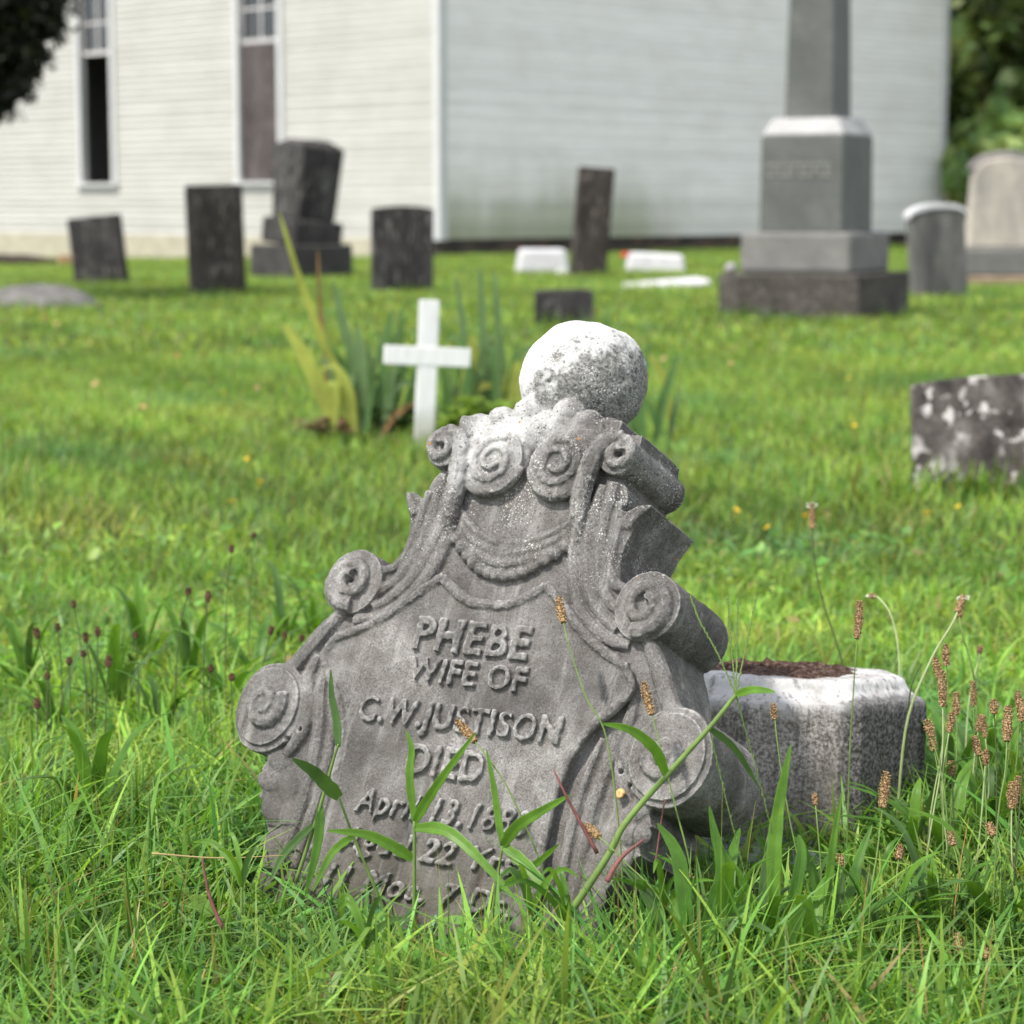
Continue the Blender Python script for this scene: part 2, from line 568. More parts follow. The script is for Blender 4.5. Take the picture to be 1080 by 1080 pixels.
def make_tombstone():
    mb = MB()
    fr = -.010
    half = [(.235, -.46), (.235, -.46), (.243, -.30), (.246, -.2), (.246, -.2), (.266, -.166), (.266, -.166), (.272, -.150), (.291, -.134), (.291, -.134), (.287, -.116),
            (.297, -.097), (.297, -.097), (.286, -.075), (.262, -.060), (.262, -.060), (.268, -.03), (.283, .02), (.279, .061), (.25, .125), (.237, .142), (.205, .185), (.174, .200), (.174, .200),
            (.166, .23), (.172, .264), (.191, .305), (.191, .305), (.191, .305), (.174, .303), (.157, .293), (.157, .293), (.152, .318), (.140, .336), (.132, .36), (.128, .392), (.121, .412), (.121, .412), (.08, .412)]
    right = [tuple(p) for p in catmull(half, 5)]
    poly = right + [(-u, v) for u, v in reversed(right)]
    mb.prism(poly, DEP, fr)
    # cap slab and moulding under the finial
    mb.box(-.126, .126, .386, .413, DEP - .004, .002)
    mb.box(-.112, .112, .405, .420, DEP + .012, -.014)
    mb.box(-.146, .146, .376, .404, DEP + .002, -.022)
    mb.box(-.150, .150, .352, .378, DEP + .010, -.030)
    # extruded scrolls
    for sg in (-1, 1):
        def cyl(cu, cv, r, w1, ry=None, n=36):
            ry = ry or r
            mb.prism([(sg * cu + r * math.cos(2 * math.pi * k / n), cv + ry * math.sin(2 * math.pi * k / n)) for k in range(n)], DEP, w1)
        cyl(.135, .364, .0265, .006)
        cyl(.227, .168, .0455, .002)
        cyl(.306, -.016, .057, .002, .062)
        mb.prism([(sg * .306 + .050 * math.cos(2 * math.pi * k / 36), -.016 + .054 * math.sin(2 * math.pi * k / 36)) for k in range(36)], -.01, .008)
        # volutes
        p, r = spiral(sg * .137, .364, .021, .006, 1.15, math.pi / 2, -sg, .007, .0085); mb.tube(p, r, 8)
        p, r = spiral(sg * .227, .168, .035, .009, 1.55, -math.pi / 2 - sg * .3, sg, .0035, .0110); mb.tube(p, r, 8)
        p, r = spiral(sg * .306, -.016, .030, .007, 1.4, math.pi * (.5 + sg * .3), sg, .0095, .0100); mb.tube(p, r, 8)
        mb.ell((sg * .306, -.016, .010), (.013, .013, .010))
        # C strap curling over into the small volute
        st = catmull([(sg * .137, .388, .006), (sg * .116, .382, .008), (sg * .104, .360, .010), (sg * .099, .33, .010), (sg * .097, .30, .008), (sg * .101, .268, .000), (sg * .106, .245, -.010)], 6)
        mb.tube(st, [.0095 + .004 * math.sin(i / len(st) * 3.1) for i in range(len(st))], 10)
        # fluting that sweeps from the strap into the middle volute
        for fl, rr in (([(.099, .285), (.098, .25), (.108, .20), (.133, .155), (.172, .126), (.212, .118)], .0085),
                       ([(.116, .325), (.115, .29), (.117, .25), (.127, .205), (.15, .166), (.188, .136)], .0085),
                       ([(.133, .33), (.133, .29), (.135, .25), (.143, .212), (.163, .178), (.19, .158)], .008),
                       ([(.149, .305), (.152, .27), (.153, .245), (.156, .218), (.170, .196), (.19, .19)], .007)):
            pa = catmull([(sg * a, b, fr + .0018) for a, b in fl], 6)
            mb.tube(pa, [1.18 * rr * (.55 + .55 * math.sin(math.pi * (.12 + .82 * i / len(pa)))) for i in range(len(pa))], 8)
        # outer leaf
        pa = catmull([(sg * .15, .292, fr), (sg * .166, .275, fr), (sg * .172, .282, fr + .002), (sg * .184, .300, fr)], 5)
        mb.tube(pa, .006, 8)
        # band from the middle volute round to the low one, with ridges beside the disc
        for bd, rr in (([(.232, .13), (.252, .105), (.274, .07), (.295, .042), (.325, .036)], .011),
                       ([(.255, .065), (.262, .03), (.245, -.01), (.248, -.05), (.262, -.075)], .010),
                       ([(.235, .058), (.236, .02), (.222, -.03), (.214, -.09), (.216, -.15), (.222, -.22)], .0085),
                       ([(.205, -.0), (.196, -.05), (.192, -.1), (.196, -.17), (.2, -.25)], .0065)):
            pa = catmull([(sg * a, b, fr + .0012) for a, b in bd], 6)
            mb.tube(pa, [1.15 * rr * (.6 + .5 * math.sin(math.pi * i / len(pa))) for i in range(len(pa))], 8)
        # acanthus lobes under the low volute
        for (a, b, ra, rb, an) in ((.272, -.082, .022, .013, .5), (.278, -.112, .02, .012, .2), (.262, -.148, .02, .013, .5), (.240, -.190, .016, .02, .9),
                                   (.246, -.115, .014, .026, -.3), (.232, -.155, .012, .024, -.2), (.238, -.235, .02, .03, .1), (.25, -.29, .02, .03, 0)):
            mb.ell((sg * a, b, fr - .001), (ra * 1.15, rb * 1.15, .0075), 16, 10, Matrix.Rotation(sg * an, 3, 'Z'))
        # rosettes: domed double shells with a spiral
        mb.ell((sg * .053, .350, -.008), (.051, .053, .018), 32, 14)
        mb.ell((sg * .057, .374, -.012), (.055, .042, .021), 28, 14)
        mb.prism([(sg * .050 + .043 * math.cos(2 * math.pi * k / 40), .347 + .046 * math.sin(2 * math.pi * k / 40)) for k in range(40)], -.012, .0085)
        p, r = spiral(sg * .050, .347, .036, .009, 1.75, math.pi * .5 + sg * .4, -sg, .0065, .0078, 64); mb.tube(p, r, 8)
        p, r = spiral(sg * .053, .351, .048, .046, .62, math.pi * .30 if sg > 0 else math.pi * .70, -sg, -.003, .0095, 40); mb.tube(p, r, 8)
        # crest lobes
        mb.ell((sg * .031, .424, -.018), (.023, .025, .021))
        mb.ell((sg * .068, .414, -.014), (.022, .018, .02))
        mb.ell((sg * .100, .411, -.016), (.018, .011, .02))
        # garland tails on the ground of the tympanum
        for k in range(3):
            pa = catmull([(sg * (.094 - .004 * k), .285 - .012 * k, fr), (sg * .07, .262 - .014 * k, fr + .004), (sg * .035, .243 - .013 * k, fr + .007), (0, .236 - .014 * k, fr + .008)], 6)
            mb.tube(pa, [.0045 + .0035 * i / len(pa) for i in range(len(pa))], 8)
        for k in range(7):
            t = k / 6
            mb.ell((sg * (.085 - .08 * t), .240 - .046 * math.sin(t * 1.5), fr + .004), (.011, .009, .009), 12, 8)
    mb.ell((0, .196, fr + .004), (.010, .010, .010))
    mb.ell((0, .228, fr + .006), (.014, .016, .010))
    mb.box(-.104, .104, .375, .417, -.08, -.006)
    mb.ell((0, .395, -.006), (.02, .03, .014))
    # finial
    bx, by, bz = BALL
    MR = Matrix.Rotation(R(-90), 3, 'X')
    prof = [(.074, .400), (.068, .418), (.058, .430), (.056, by - .062), (.060, by - .05)]
    vs = MB(); vs.lathe(prof, 32)
    mb.add([(p[0] * 1.22 - .012, p[2], -p[1] * .9 + bz) for p in vs.v], vs.f)
    MQ = Matrix.Rotation(R(25), 3, 'Z')
    mb.ell((bx, by - .003, bz), (.0865, .0825, .084), 48, 32, MQ)
    # tablet
    ph = [(.0, .150), (.03, .153), (.058, .167), (.08, .182), (.08, .182), (.102, .166), (.15, .126), (.19, .102), (.222, .088), (.222, .088), (.236, .062), (.222, .038), (.197, .012), (.179, -.02), (.169, -.055),
          (.165, -.1), (.168, -.15), (.172, -.2), (.176, -.45)]
    pr = [tuple(p) for p in catmull(ph, 4)]
    mb.prism(pr[::-1][:-1] + [(-u, v) for u, v in pr], -.03, .006)
    for sg in (-1, 1):
        ridge = [(sg * u, v, .0055) for u, v in pr]
        top = [p for p in ridge if p[1] > .085]
        mb.tube(top, .0075, 8)
        mb.tube([p for p in ridge if p[1] <= .09], .006, 8)
    letter_boxes = []
    for txt, u0, u1, v0, v1, sh in LETTERS:
        V, Fc = text_mesh(txt, u0, u1, v0, v1, 0, .0142, sh, .027 if not sh else .020, 1.12)
        mb.add(V, Fc)
        letter_boxes.append((u0 - .006, u1 + .006, v0 - .012 if sh else v0 - .003, v1 + .004))
    V, N, Q = carve(mb, .0016, 4, .5)
    # wear: drilled eyes, soft undulation, pits
    for sg in (-1, 1):
        for (a, b, rr, dp) in ((.137, .364, .0036, .014), (.231, .170, .0036, .014), (.156, .296, .004, .01), (.262, -.055, .004, .01), (.246, -.04, .004, .012)):
            d = np.hypot(V[:, 0] - sg * a, V[:, 1] - b)
            k = np.clip(1 - d / rr, 0, 1) * (V[:, 2] > -.03)
            V[:, 2] -= dp * np.minimum(1, k * 1.6)
    d1 = vnoise(V, 16, 3.1) * .0022 + vnoise(V, 45, 7.7) * .0011
    d2 = vnoise(V, 130, 1.7) * (.0006 + .0010 * np.clip((V[:, 2] - .006) / .004, 0, 1)) + vnoise(V, 300, 4.7) * .0004
    onb = np.clip((.10 - np.linalg.norm(V - np.array(BALL), axis=1)) / .008, 0, 1)
    V += N * (d1 * (1 + 1.1 * onb) + d2)[:, None]
    # missing chips on the finial
    for (px, py, rr) in ((570, 378, .0055), (596, 377, .004), (586, 366, .004), (636, 372, .004), (672, 392, .005), (610, 402, .004), (580, 402, .004), (602, 386, .003), (562, 420, .005), (590, 428, .004)):
        c0 = CAMP; r = ray(px, py); r = r / np.linalg.norm(r)
        oc = c0 - (TO + TX * bx + TY * by + TZ * bz)
        bq = oc @ r; cq = oc @ oc - .0835 ** 2
        if bq * bq - cq < 0: continue
        hit = c0 + r * (-bq - math.sqrt(bq * bq - cq)) - TO
        hl = np.array([hit @ TX, hit @ TY, hit @ TZ])
        d = np.linalg.norm(V - hl, axis=1)
        V -= N * (np.clip(1 - (d / rr) ** 2, 0, 1) * rr * .9)[:, None]
    # ---- split the one skin into its parts
    c = V[Q].mean(1)
    u, v, w = c.T
    lab = np.zeros(len(Q), int)                        # 0 body
    names = ['stone_body']
    def mark(mask, nm):
        names.append(nm); lab[mask & (lab == 0)] = len(names) - 1
    ball = (np.linalg.norm(c - np.array(BALL), axis=1) < .0895) | ((v > by - .045) & (np.hypot(u - bx, w - bz) < .1)) | ((v > .4205) & (np.hypot(u, w - bz) < .088) & (w < -.028))
    mark(ball, 'finial')
    ins = np.zeros(len(Q), bool)
    for (a, b, cc, dd) in letter_boxes:
        ins |= (u > a) & (u < b) & (v > cc) & (v < dd)
    mark(ins & (w > .0085) & (np.abs(u) < .165), 'inscription')
    for sg in (-1, 1):
        mark((((u - sg * .054) / .052) ** 2 + ((v - .354) / .056) ** 2 < 1) & (w > -.004), 'rosette')
    mark((np.abs(u) < .092) & (v > .183) & (v < .285) & (w > -.0085) & (v > .185 + .9 * u * u * 8 * .8 - .004), 'garland')
    for sg in (-1, 1):
        mark((np.hypot(u - sg * .136, v - .364) < .031) & (sg * u > .105), 'scroll')
        mark((np.hypot(u - sg * .227, v - .168) < .050) & (sg * u > .17), 'scroll')
        mark((np.hypot((u - sg * .306), (v + .016) * .92) < .062) & (sg * u > .243), 'scroll')
    me0 = np_mesh('skin', V, Q, smooth=True)
    NN = np.array([tuple(n.vector) for n in me0.vertex_normals])
    bpy.data.meshes.remove(me0)
    root = thing('tombstone', 'toppled grey marble monument with ball finial, scrolls and raised PHEBE inscription, leaning back in grass', 'tombstone')
    root.matrix_world = TM
    M = tomb_material()
    for i, nm in enumerate(names):
        q = Q[lab == i]
        if not len(q): continue
        ids, inv = np.unique(q, return_inverse=True)
        me = np_mesh(nm, V[ids], inv.reshape(-1, 4), smooth=True)
        me.normals_split_custom_set_from_vertices(NN[ids].tolist())
        link(nm, me, M, root)
    return root


make_tombstone()

# ================================================================== OCTAGONAL PLINTH BLOCK
OCT = np.array([.392, 3.27, 0.0])


def make_octagon():
    def ring(a, off=R(22.5)):
        r = a / math.cos(math.pi / 8)
        return [(r * math.cos(2 * math.pi * k / 8 + off), r * math.sin(2 * math.pi * k / 8 + off)) for k in range(8)]
    mb = MB()
    levels = [(.198, -.06), (.200, 0), (.200, .190), (.197, .199), (.184, .205), (.174, .214), (.169, .226), (.164, .231)]
    vs = []; fs = []
    for a, z in levels:
        vs += [(x, y, z) for x, y in ring(a)]
    n = len(levels)
    for i in range(n - 1):
        for k in range(8):
            p = i * 8 + k; q = i * 8 + (k + 1) % 8
            fs.append((p, q, q + 8, p + 8))
    fs.append(tuple(range(7, -1, -1))); fs.append(tuple((n - 1) * 8 + k for k in range(8)))
    mb.add(vs, fs)
    V, N, Q = carve(mb, .003, 2, .5)
    d = vnoise(V, 14, 2) * .0016 + vnoise(V, 60, 5) * .0009 + vnoise(V, 150, 9) * .0006
    V += N * d[:, None]
    root = thing('monument_plinth', 'octagonal pale topped marble block with crumbling brown hollow, beside the toppled monument', 'plinth', OCT + np.array([0, 0, -.012]))
    root.rotation_euler = (Matrix.Rotation(R(-7.5), 3, 'X') @ Matrix.Rotation(R(1.5), 3, 'Y') @ Matrix.Rotation(R(-88), 3, 'Z')).to_euler()
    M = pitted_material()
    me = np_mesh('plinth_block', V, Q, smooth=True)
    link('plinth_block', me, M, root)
    # crumbled mortar bed on top
    nr, na = 16, 60
    P = []
    for i in range(nr + 1):
        for k in range(na):
            a = 2 * math.pi * k / na
            r = .128 * i / nr * (1 + .12 * math.sin(3 * a + 1) + .07 * math.sin(7 * a) + .04 * math.sin(13 * a))
            x, y = r * math.cos(a), r * math.sin(a)
            e = 1 - (i / nr) ** 4
            z = .2275 + e * (.012 + .008 * mnoise.noise((x * 28, y * 28, 2)) + .007 * mnoise.noise((x * 90, y * 90, 5)) + .004 * mnoise.noise((x * 240, y * 240, 7)))
            P.append((x, y, z))
    fq = [(i * na + k, i * na + (k + 1) % na, (i + 1) * na + (k + 1) % na, (i + 1) * na + k) for i in range(nr) for k in range(na)]
    m = NT('crumbled_mortar'); o = m.coord()
    cc = m.ramp(m.noise(o, 130, 6, .75), [(.32, (.012, .007, .006)), (.5, (.07, .038, .028)), (.62, (.2, .15, .12)), (.75, (.4, .35, .31))])
    m.pbr(cc, .95, m.bump(m.noise(o, 260, 4, .7), .8, .006), .1)
    link('mortar_bed', np_mesh('mortar_bed', np.array(P), np.array(fq), smooth=True), m.m, root)


make_octagon()

# low bluish slab at its foot, and a white chip
g = ground(770, 930)
M_BLUE = mat_stone('bluish_grey_marble', (.2, .215, .23), (.33, .35, .37), (.5, .52, .54), 7, 1, 0, bump=.3)
mb = MB(); mb.box(-.17, .15, -.10, .16, -.03, .030)
o = mb.build('base_slab', M_BLUE, None, False, .008)
o.location = (g[0] - .01, g[1] + .12, .0); o.rotation_euler = (R(1), R(2), R(-8))
tag(o, 'low bluish grey stone slab in the grass under the octagonal plinth block', 'slab')
g = ground(650, 1012)
mb = MB(); mb.ell((0, 0, .02), (.03, .022, .02), 14, 8)
o = mb.build('stone_chip', M_MARBLE, None, True); o.location = g
for vtx in o.data.vertices:
    vtx.co += Vector((mnoise.noise(vtx.co * 60), mnoise.noise(vtx.co * 60 + Vector((5, 0, 0))), 0)) * .006
tag(o, 'small white stone chip in the grass in front of the toppled monument', 'stone')

# ================================================================== BACKGROUND STONES
def slab_at(name, label, pxc, pyb, wpx, hpx, thick, mat, yaw=0, roll=0, pitch=0, top='flat', taper=1.0, bev=.02, group='old headstones near the church', sink=.12, parent=None):
    g = ground(pxc, pyb)
    s = ppm(g)
    w = wpx / s; h = hpx / s
    mb = MB()
    hw = w / 2
    if top == 'flat':
        poly = [(-hw, -sink), (hw, -sink), (hw * taper, h), (-hw * taper, h)]
    elif top == 'rough':
        poly = [(-hw, -sink), (hw, -sink), (hw * taper, h * .97), (hw * .5, h * .995), (0, h), (-hw * .6, h * .985), (-hw * taper, h * .96)]
    elif top == 'arch':
        rise = w * .20
        poly = [(-hw, -sink), (hw, -sink)] + [(hw * taper * math.cos(a), h - rise + rise * math.sin(a)) for a in np.linspace(0.0, math.pi, 15)]
    elif top == 'shoulder':
        poly = [(-hw, -sink), (hw, -sink), (hw * taper, h * .80), (hw * taper * .93, h * .86)] + [(hw * taper * .86 * math.cos(a), h * .86 + h * .14 * math.sin(a)) for a in np.linspace(.35, math.pi - .35, 11)] + [(-hw * taper * .93, h * .86), (-hw * taper, h * .80)]
    mb.prism(poly, -thick / 2, thick / 2, 'xzy')
    o = mb.build(name, mat, parent, False, bev, 2)
    o.location = (g[0], g[1], float(terrain(g[0], g[1])))
    o.rotation_euler = (R(pitch), R(roll), R(yaw))
    if label:
        tag(o, label, 'headstone', group)
    return o


slab_at('headstone', 'low dark headstone leaning left below the open church window', 108, 300, 55, 70, .16, M_DARKSLAB, -8, -6, 0, 'flat')
slab_at('headstone', 'tall dark brown slab headstone left of the stepped monument', 230, 311, 59, 113, .16, M_BROWNSLAB, 8, -1.5, 0, 'flat')
slab_at('headstone', 'squarish dark headstone with pale patches standing at the church corner', 424, 309, 65, 91, .12, M_DARKSLAB, 12, .6, 0, 'rough')
slab_at('headstone', 'narrow tall grey headstone leaning right before the mildewed church wall', 620, 292, 38, 113, .14, M_BROWNSLAB, 14, 4.5, 0, 'flat')
slab_at('headstone', 'short broken dark stump of a headstone just behind the ball finial', 595, 344, 62, 40, .13, M_DARKSLAB, 0, -1, 0, 'rough')

# rounded marble headstone with bright top
o = slab_at('headstone', 'streaked grey headstone with bright white rounded top, right of the obelisk', 990, 314, 56, 94, .2, M_GREYMARBLE, 6, -4, 0, 'arch', 1.02, .02)
g = ground(990, 314); s = ppm(g)
hw = 60 / s / 2; h = 94 / s; rise = 56 / s * .20
mb = MB()
outer = [(hw * 1.0 * math.cos(a), h - rise + .03 + rise * math.sin(a)) for a in np.linspace(0, math.pi, 17)]
inner = [(hw * 1.0 * math.cos(a), h - rise - .0 + rise * .82 * math.sin(a)) for a in np.linspace(math.pi, 0, 17)]
mb.prism(outer + inner, -.115, .115, 'xzy')
M_WHITE_ST = mat_stone('bleached_white_marble', (.6, .59, .6), (.72, .71, .72), (.8, .79, .8), 6, 1, 0, bump=.2)
cp = mb.build('bleached_top', M_WHITE_ST, o, False, .012)

# beige tablet on a base
g = ground(1056, 301); s = ppm(g)
root = thing('tablet_monument', 'beige marble tablet with arched top on a grey base at the edge of the churchyard', 'headstone', (g[0], g[1], 0), (0, 0, R(4)), 'old headstones near the church')
mb = MB(); mb.box(-52 / s, 52 / s, -.26, .26, -.1, 10 / s); mb.build('footing', mat_plain('sandy_footing', (.3, .22, .15), .9, .3, 6), root, False, .02)
mb = MB(); mb.box(-46 / s, 46 / s, -.23, .23, 10 / s, 38 / s); mb.build('base', M_GRANITE_LIGHT, root, False, .03)
hw = 39 / s; h0 = 38 / s; h1 = 130 / s
poly = [(-hw, h0), (hw, h0), (hw * .86, h1 - .2), (hw * .84, h1 - .15)] + [(hw * .82 * math.cos(a), h1 - .15 + .15 * math.sin(a)) for a in np.linspace(.1, math.pi - .1, 13)] + [(-hw * .84, h1 - .15), (-hw * .86, h1 - .2)]
mb = MB(); mb.prism(poly, -.11, .11, 'xzy'); mb.build('tablet', M_BEIGE, root, False, .03)
mb = MB()
mb.tube([(hw * .84 * math.cos(a), 0, h1 - .165 + .165 * math.sin(a)) for a in np.linspace(.05, math.pi - .05, 15)], .075, 8)
mb.build('arched_hood', mat_stone('darkened_marble', (.12, .11, .105), (.25, .235, .22), (.36, .34, .32), 4, 1, 0), root, True)

# stepped dark monument (die on base on plinth)
g = ground(318, 293); s = ppm(g)
root = thing('stepped_monument', 'dark square monument with hipped top on two stepped blocks, leaning right', 'monument', (g[0], g[1], float(terrain(g[0], g[1]))), (0, 0, R(42)))
k = 1 / 1.40 / s
mb = MB(); mb.box(-54 * k, 54 * k, -54 * k, 54 * k, -.15, 36 / s); mb.build('plinth', mat_stone('dull_grey_stone', (.045, .042, .04), (.075, .07, .066), (.11, .105, .1), 4, 1, 0), root, False, .03)
lean = Matrix.Rotation(R(5.5), 4, Vector((math.sin(R(42)), math.cos(R(42)), 0)))
piv = Matrix.Translation((0, 0, 36 / s))
def leaned(mb, nm, mat, bev):
    mb.v = [tuple(piv @ lean @ Vector((p[0], p[1], p[2] - 36 / s))) for p in mb.v]
    return mb.build(nm, mat, root, False, bev)
mb = MB(); mb.box(-43 * k, 43 * k, -43 * k, 43 * k, 35 / s, 62 / s); leaned(mb, 'base', M_DARKSLAB, .04)
mb = MB(); mb.box(-33 * k, 33 * k, -33 * k, 33 * k, 62 / s, 136 / s, None, 1.12); leaned(mb, 'die', M_DARKSLAB, .02)
mb = MB(); mb.box(-38 * k, 38 * k, -38 * k, 38 * k, 136 / s, 144 / s, None, .55); leaned(mb, 'cap', M_DARKSLAB, .015)

# obelisk
g = ground(906, 339); s = ppm(g)
yaw = R(-28.5)
s = s / 1.08
d0 = 148 / s / 2
ex = np.array([math.cos(yaw), math.sin(yaw)]); ey = np.array([-math.sin(yaw), math.cos(yaw)])
ctr = np.array([g[0], g[1]]) - ex * d0 + ey * d0
root = thing('obelisk_monument', 'tall grey granite obelisk on stepped pedestal with pale worn name band', 'obelisk', (ctr[0], ctr[1], 0), (0, 0, yaw))
Lz = lambda p: p / s
def cbox(half, z0, z1, nm, mat, bev, taper=1.0):
    mb = MB(); mb.box(-half / s, half / s, -half / s, half / s, z0, z1, None, taper)
    return mb.build(nm, mat, root, False, bev, 2)
s2 = s * 1.08 * .985
z1 = 48 / (s * 1.08); z2 = z1 + 43 / s2; z3 = z2 + 100 / s2; z4 = z3 + 18 / s2
cbox(74, -.12, z1, 'bottom_step', M_DARKBASE, .02)
cbox(58, z1, z2, 'plinth', M_GRANITE_LIGHT, .035)
die = cbox(43.5, z2, z3, 'die', M_GRANITE, .012, .985)
cbox(43, z3, z4, 'cap', mat_stone('lit_ledge_granite', (.42, .41, .40), (.5, .49, .48), (.58, .57, .56), 6, 1, 0, bump=.1, grain=90), .018, .80)  # cap lightened: brightness of its lit ledge put into the colour
cbox(25.5, z4, z4 + 3.6, 'shaft', M_GRANITE, .012, .70)
# worn name band: a low raised strip of letters, too weathered to read
mb = MB()
M_BAND = mat_plain('pale_band', (.20, .20, .18), .8, .12, 30)
x = -36 / s
zc = z3 - 36 / s2
for i in range(10):
    wd = (5.4 + random.uniform(-.6, .6)) / s
    a, b = x, x + wd
    yf = -43.2 / s
    mb.box(a, a + wd * .3, yf - .006, yf + .01, zc - 7 / s, zc + 7 / s)
    mb.box(a + wd * .3, b, yf - .006, yf + .01, zc + 4.2 / s, zc + 7 / s)
    if i % 3 != 1:
        mb.box(a + wd * .3, b, yf - .006, yf + .01, zc - 7 / s, zc - 4.2 / s)
    if i % 2:
        mb.box(a + wd * .3, b, yf - .006, yf + .01, zc - 1.4 / s, zc + 1.4 / s)
    x = b + 1.7 / s
mb.build('name_letters', M_BAND, die)
mb = MB(); mb.ell((-66 / s, -60 / s, .04), (.05, .05, .045), 12, 8)
g = ground(775, 292, .0)
o = mb.build('white_stone', M_MARBLE, None, True)
o.location = (ctr[0], ctr[1], z1 - .005); o.rotation_euler = (0, 0, yaw)
tag(o, 'small white stone resting on the left edge of the obelisk step', 'stone')

# fallen white marble pieces near the wall
def fallen(name, label, pxc, pyb, wpx, hpx, dep, rot, mat=M_WHITE_ST, taper=.86):
    g = ground(pxc, pyb); s = ppm(g)
    mb = MB(); mb.box(-wpx / s / 2, wpx / s / 2, -dep / 2, dep / 2, -.05, hpx / s, None, taper)
    o = mb.build(name, mat, None, False, .05, 3)
    o.location = (g[0], g[1] + dep / 2, float(terrain(g[0], g[1]))); o.rotation_euler = tuple(R(a) for a in rot)
    tag(o, label, 'stone', 'fallen marble pieces by the church')
    return o


fallen('marble_block', 'low white marble block lying left of the narrow leaning headstone', 572, 289, 56, 25, .45, (0, 0, 5))
fallen('marble_block', 'low white marble block lying beside the red flower', 692, 288, 66, 20, .45, (0, 3, -4))
fallen('marble_slab', 'flat white marble slab lying in grass left of the obelisk', 704, 304, 90, 7, .75, (0, -4.5, 6), M_WHITE_ST, .97)
fallen('marble_chip', 'small white stone at the foot of the narrow leaning headstone', 594, 292, 16, 8, .15, (0, 0, 0))

# red flower
g = ground(662, 287)
root = thing('red_flower', 'red artificial flower standing beside the white marble block', 'flower', g)
mb = MB(); mb.tube([(0, 0, 0), (.01, 0, .12), (0, 0, .2)], .012, 6); mb.build('stem', mat_leaf('flower_stem', (.05, .12, .03)), root)
mb = MB()
for k in range(7):
    a = k * .9
    mb.ell((.05 * math.cos(a), .05 * math.sin(a), .22 + .012 * (k % 2)), (.05, .035, .025), 10, 6, Matrix.Rotation(a, 3, 'Z'))
mb.build('petals', mat_plain('red_petals', (.6, .03, .03), .6, .2), root, True)

# lichen-spotted stone at the right
g = ground(1030, 524); s = ppm(g)
o = slab_at('headstone', 'leaning headstone blotched with black and white lichen at the right edge', 1044, 524, 158, 126, .11, M_LICHEN, -12, -4.5, -14, 'rough', .95, .012)

# grey rock
g = ground(40, 326); s = ppm(g)
mb = MB(); mb.ell((0, 0, 0), (66 / s, .42, 27 / s), 40, 24)
o = mb.build('rock', M_ROCK, None, True); o.location = (g[0], g[1] + .3, -.02); o.rotation_euler = (0, R(4), 0)
for vtx in o.data.vertices:
    n = mnoise.noise(vtx.co * 2.2) * .10 + mnoise.noise(vtx.co * 7) * .03
    vtx.co *= 1 + n * 1.2
tag(o, 'flat grey rock lying in the grass below the leftmost headstone', 'rock')

# ================================================================== WHITE CROSS
g = ground(447, 472); s = ppm(g)
root = thing('grave_cross', 'small white wooden cross standing in the grass beside iris leaves', 'cross', (g[0], g[1], 0), (R(-3), R(3.2), R(14)))
def cross_paint():
    m = NT('white_cross_paint'); o = m.coord(); s = m.sep(o)
    gr = m.noise(m.coord('Object', (40, 40, 3)), 2.0, 5, .65)
    c = m.ramp(gr, [(.3, (.60, .60, .58)), (.55, (.73, .73, .72)), (.7, (.77, .77, .765))])
    n = m.noise(o, 18, 5, .7)
    low = m.ramp(m.math('ADD', m.math('MULTIPLY_ADD', s[2], -1.0, .46), m.math('MULTIPLY', m.math('SUBTRACT', n, .5), .16)), [(.30, 0.0), (.44, .8)])
    c = m.mix(low, c, (.26, .27, .17))
    c = m.mix(m.ramp(n, [(.64, 0.0), (.72, .5)]), c, (.42, .40, .36))
    m.pbr(c, .6, m.bump(gr, .15, .005), .2)
    return m.m


M_WPAINT = cross_paint()
mb = MB(); mb.box(-10.5 / s, 10.5 / s, -.011, .011, -.08, 155 / s); mb.build('post', M_WPAINT, root, False, .003)
mb = MB(); mb.box(-46 / s, 46 / s, -.0132, .0132, 86 / s, 106 / s)
mb.build('crossbar', M_WPAINT, root, False, .003)

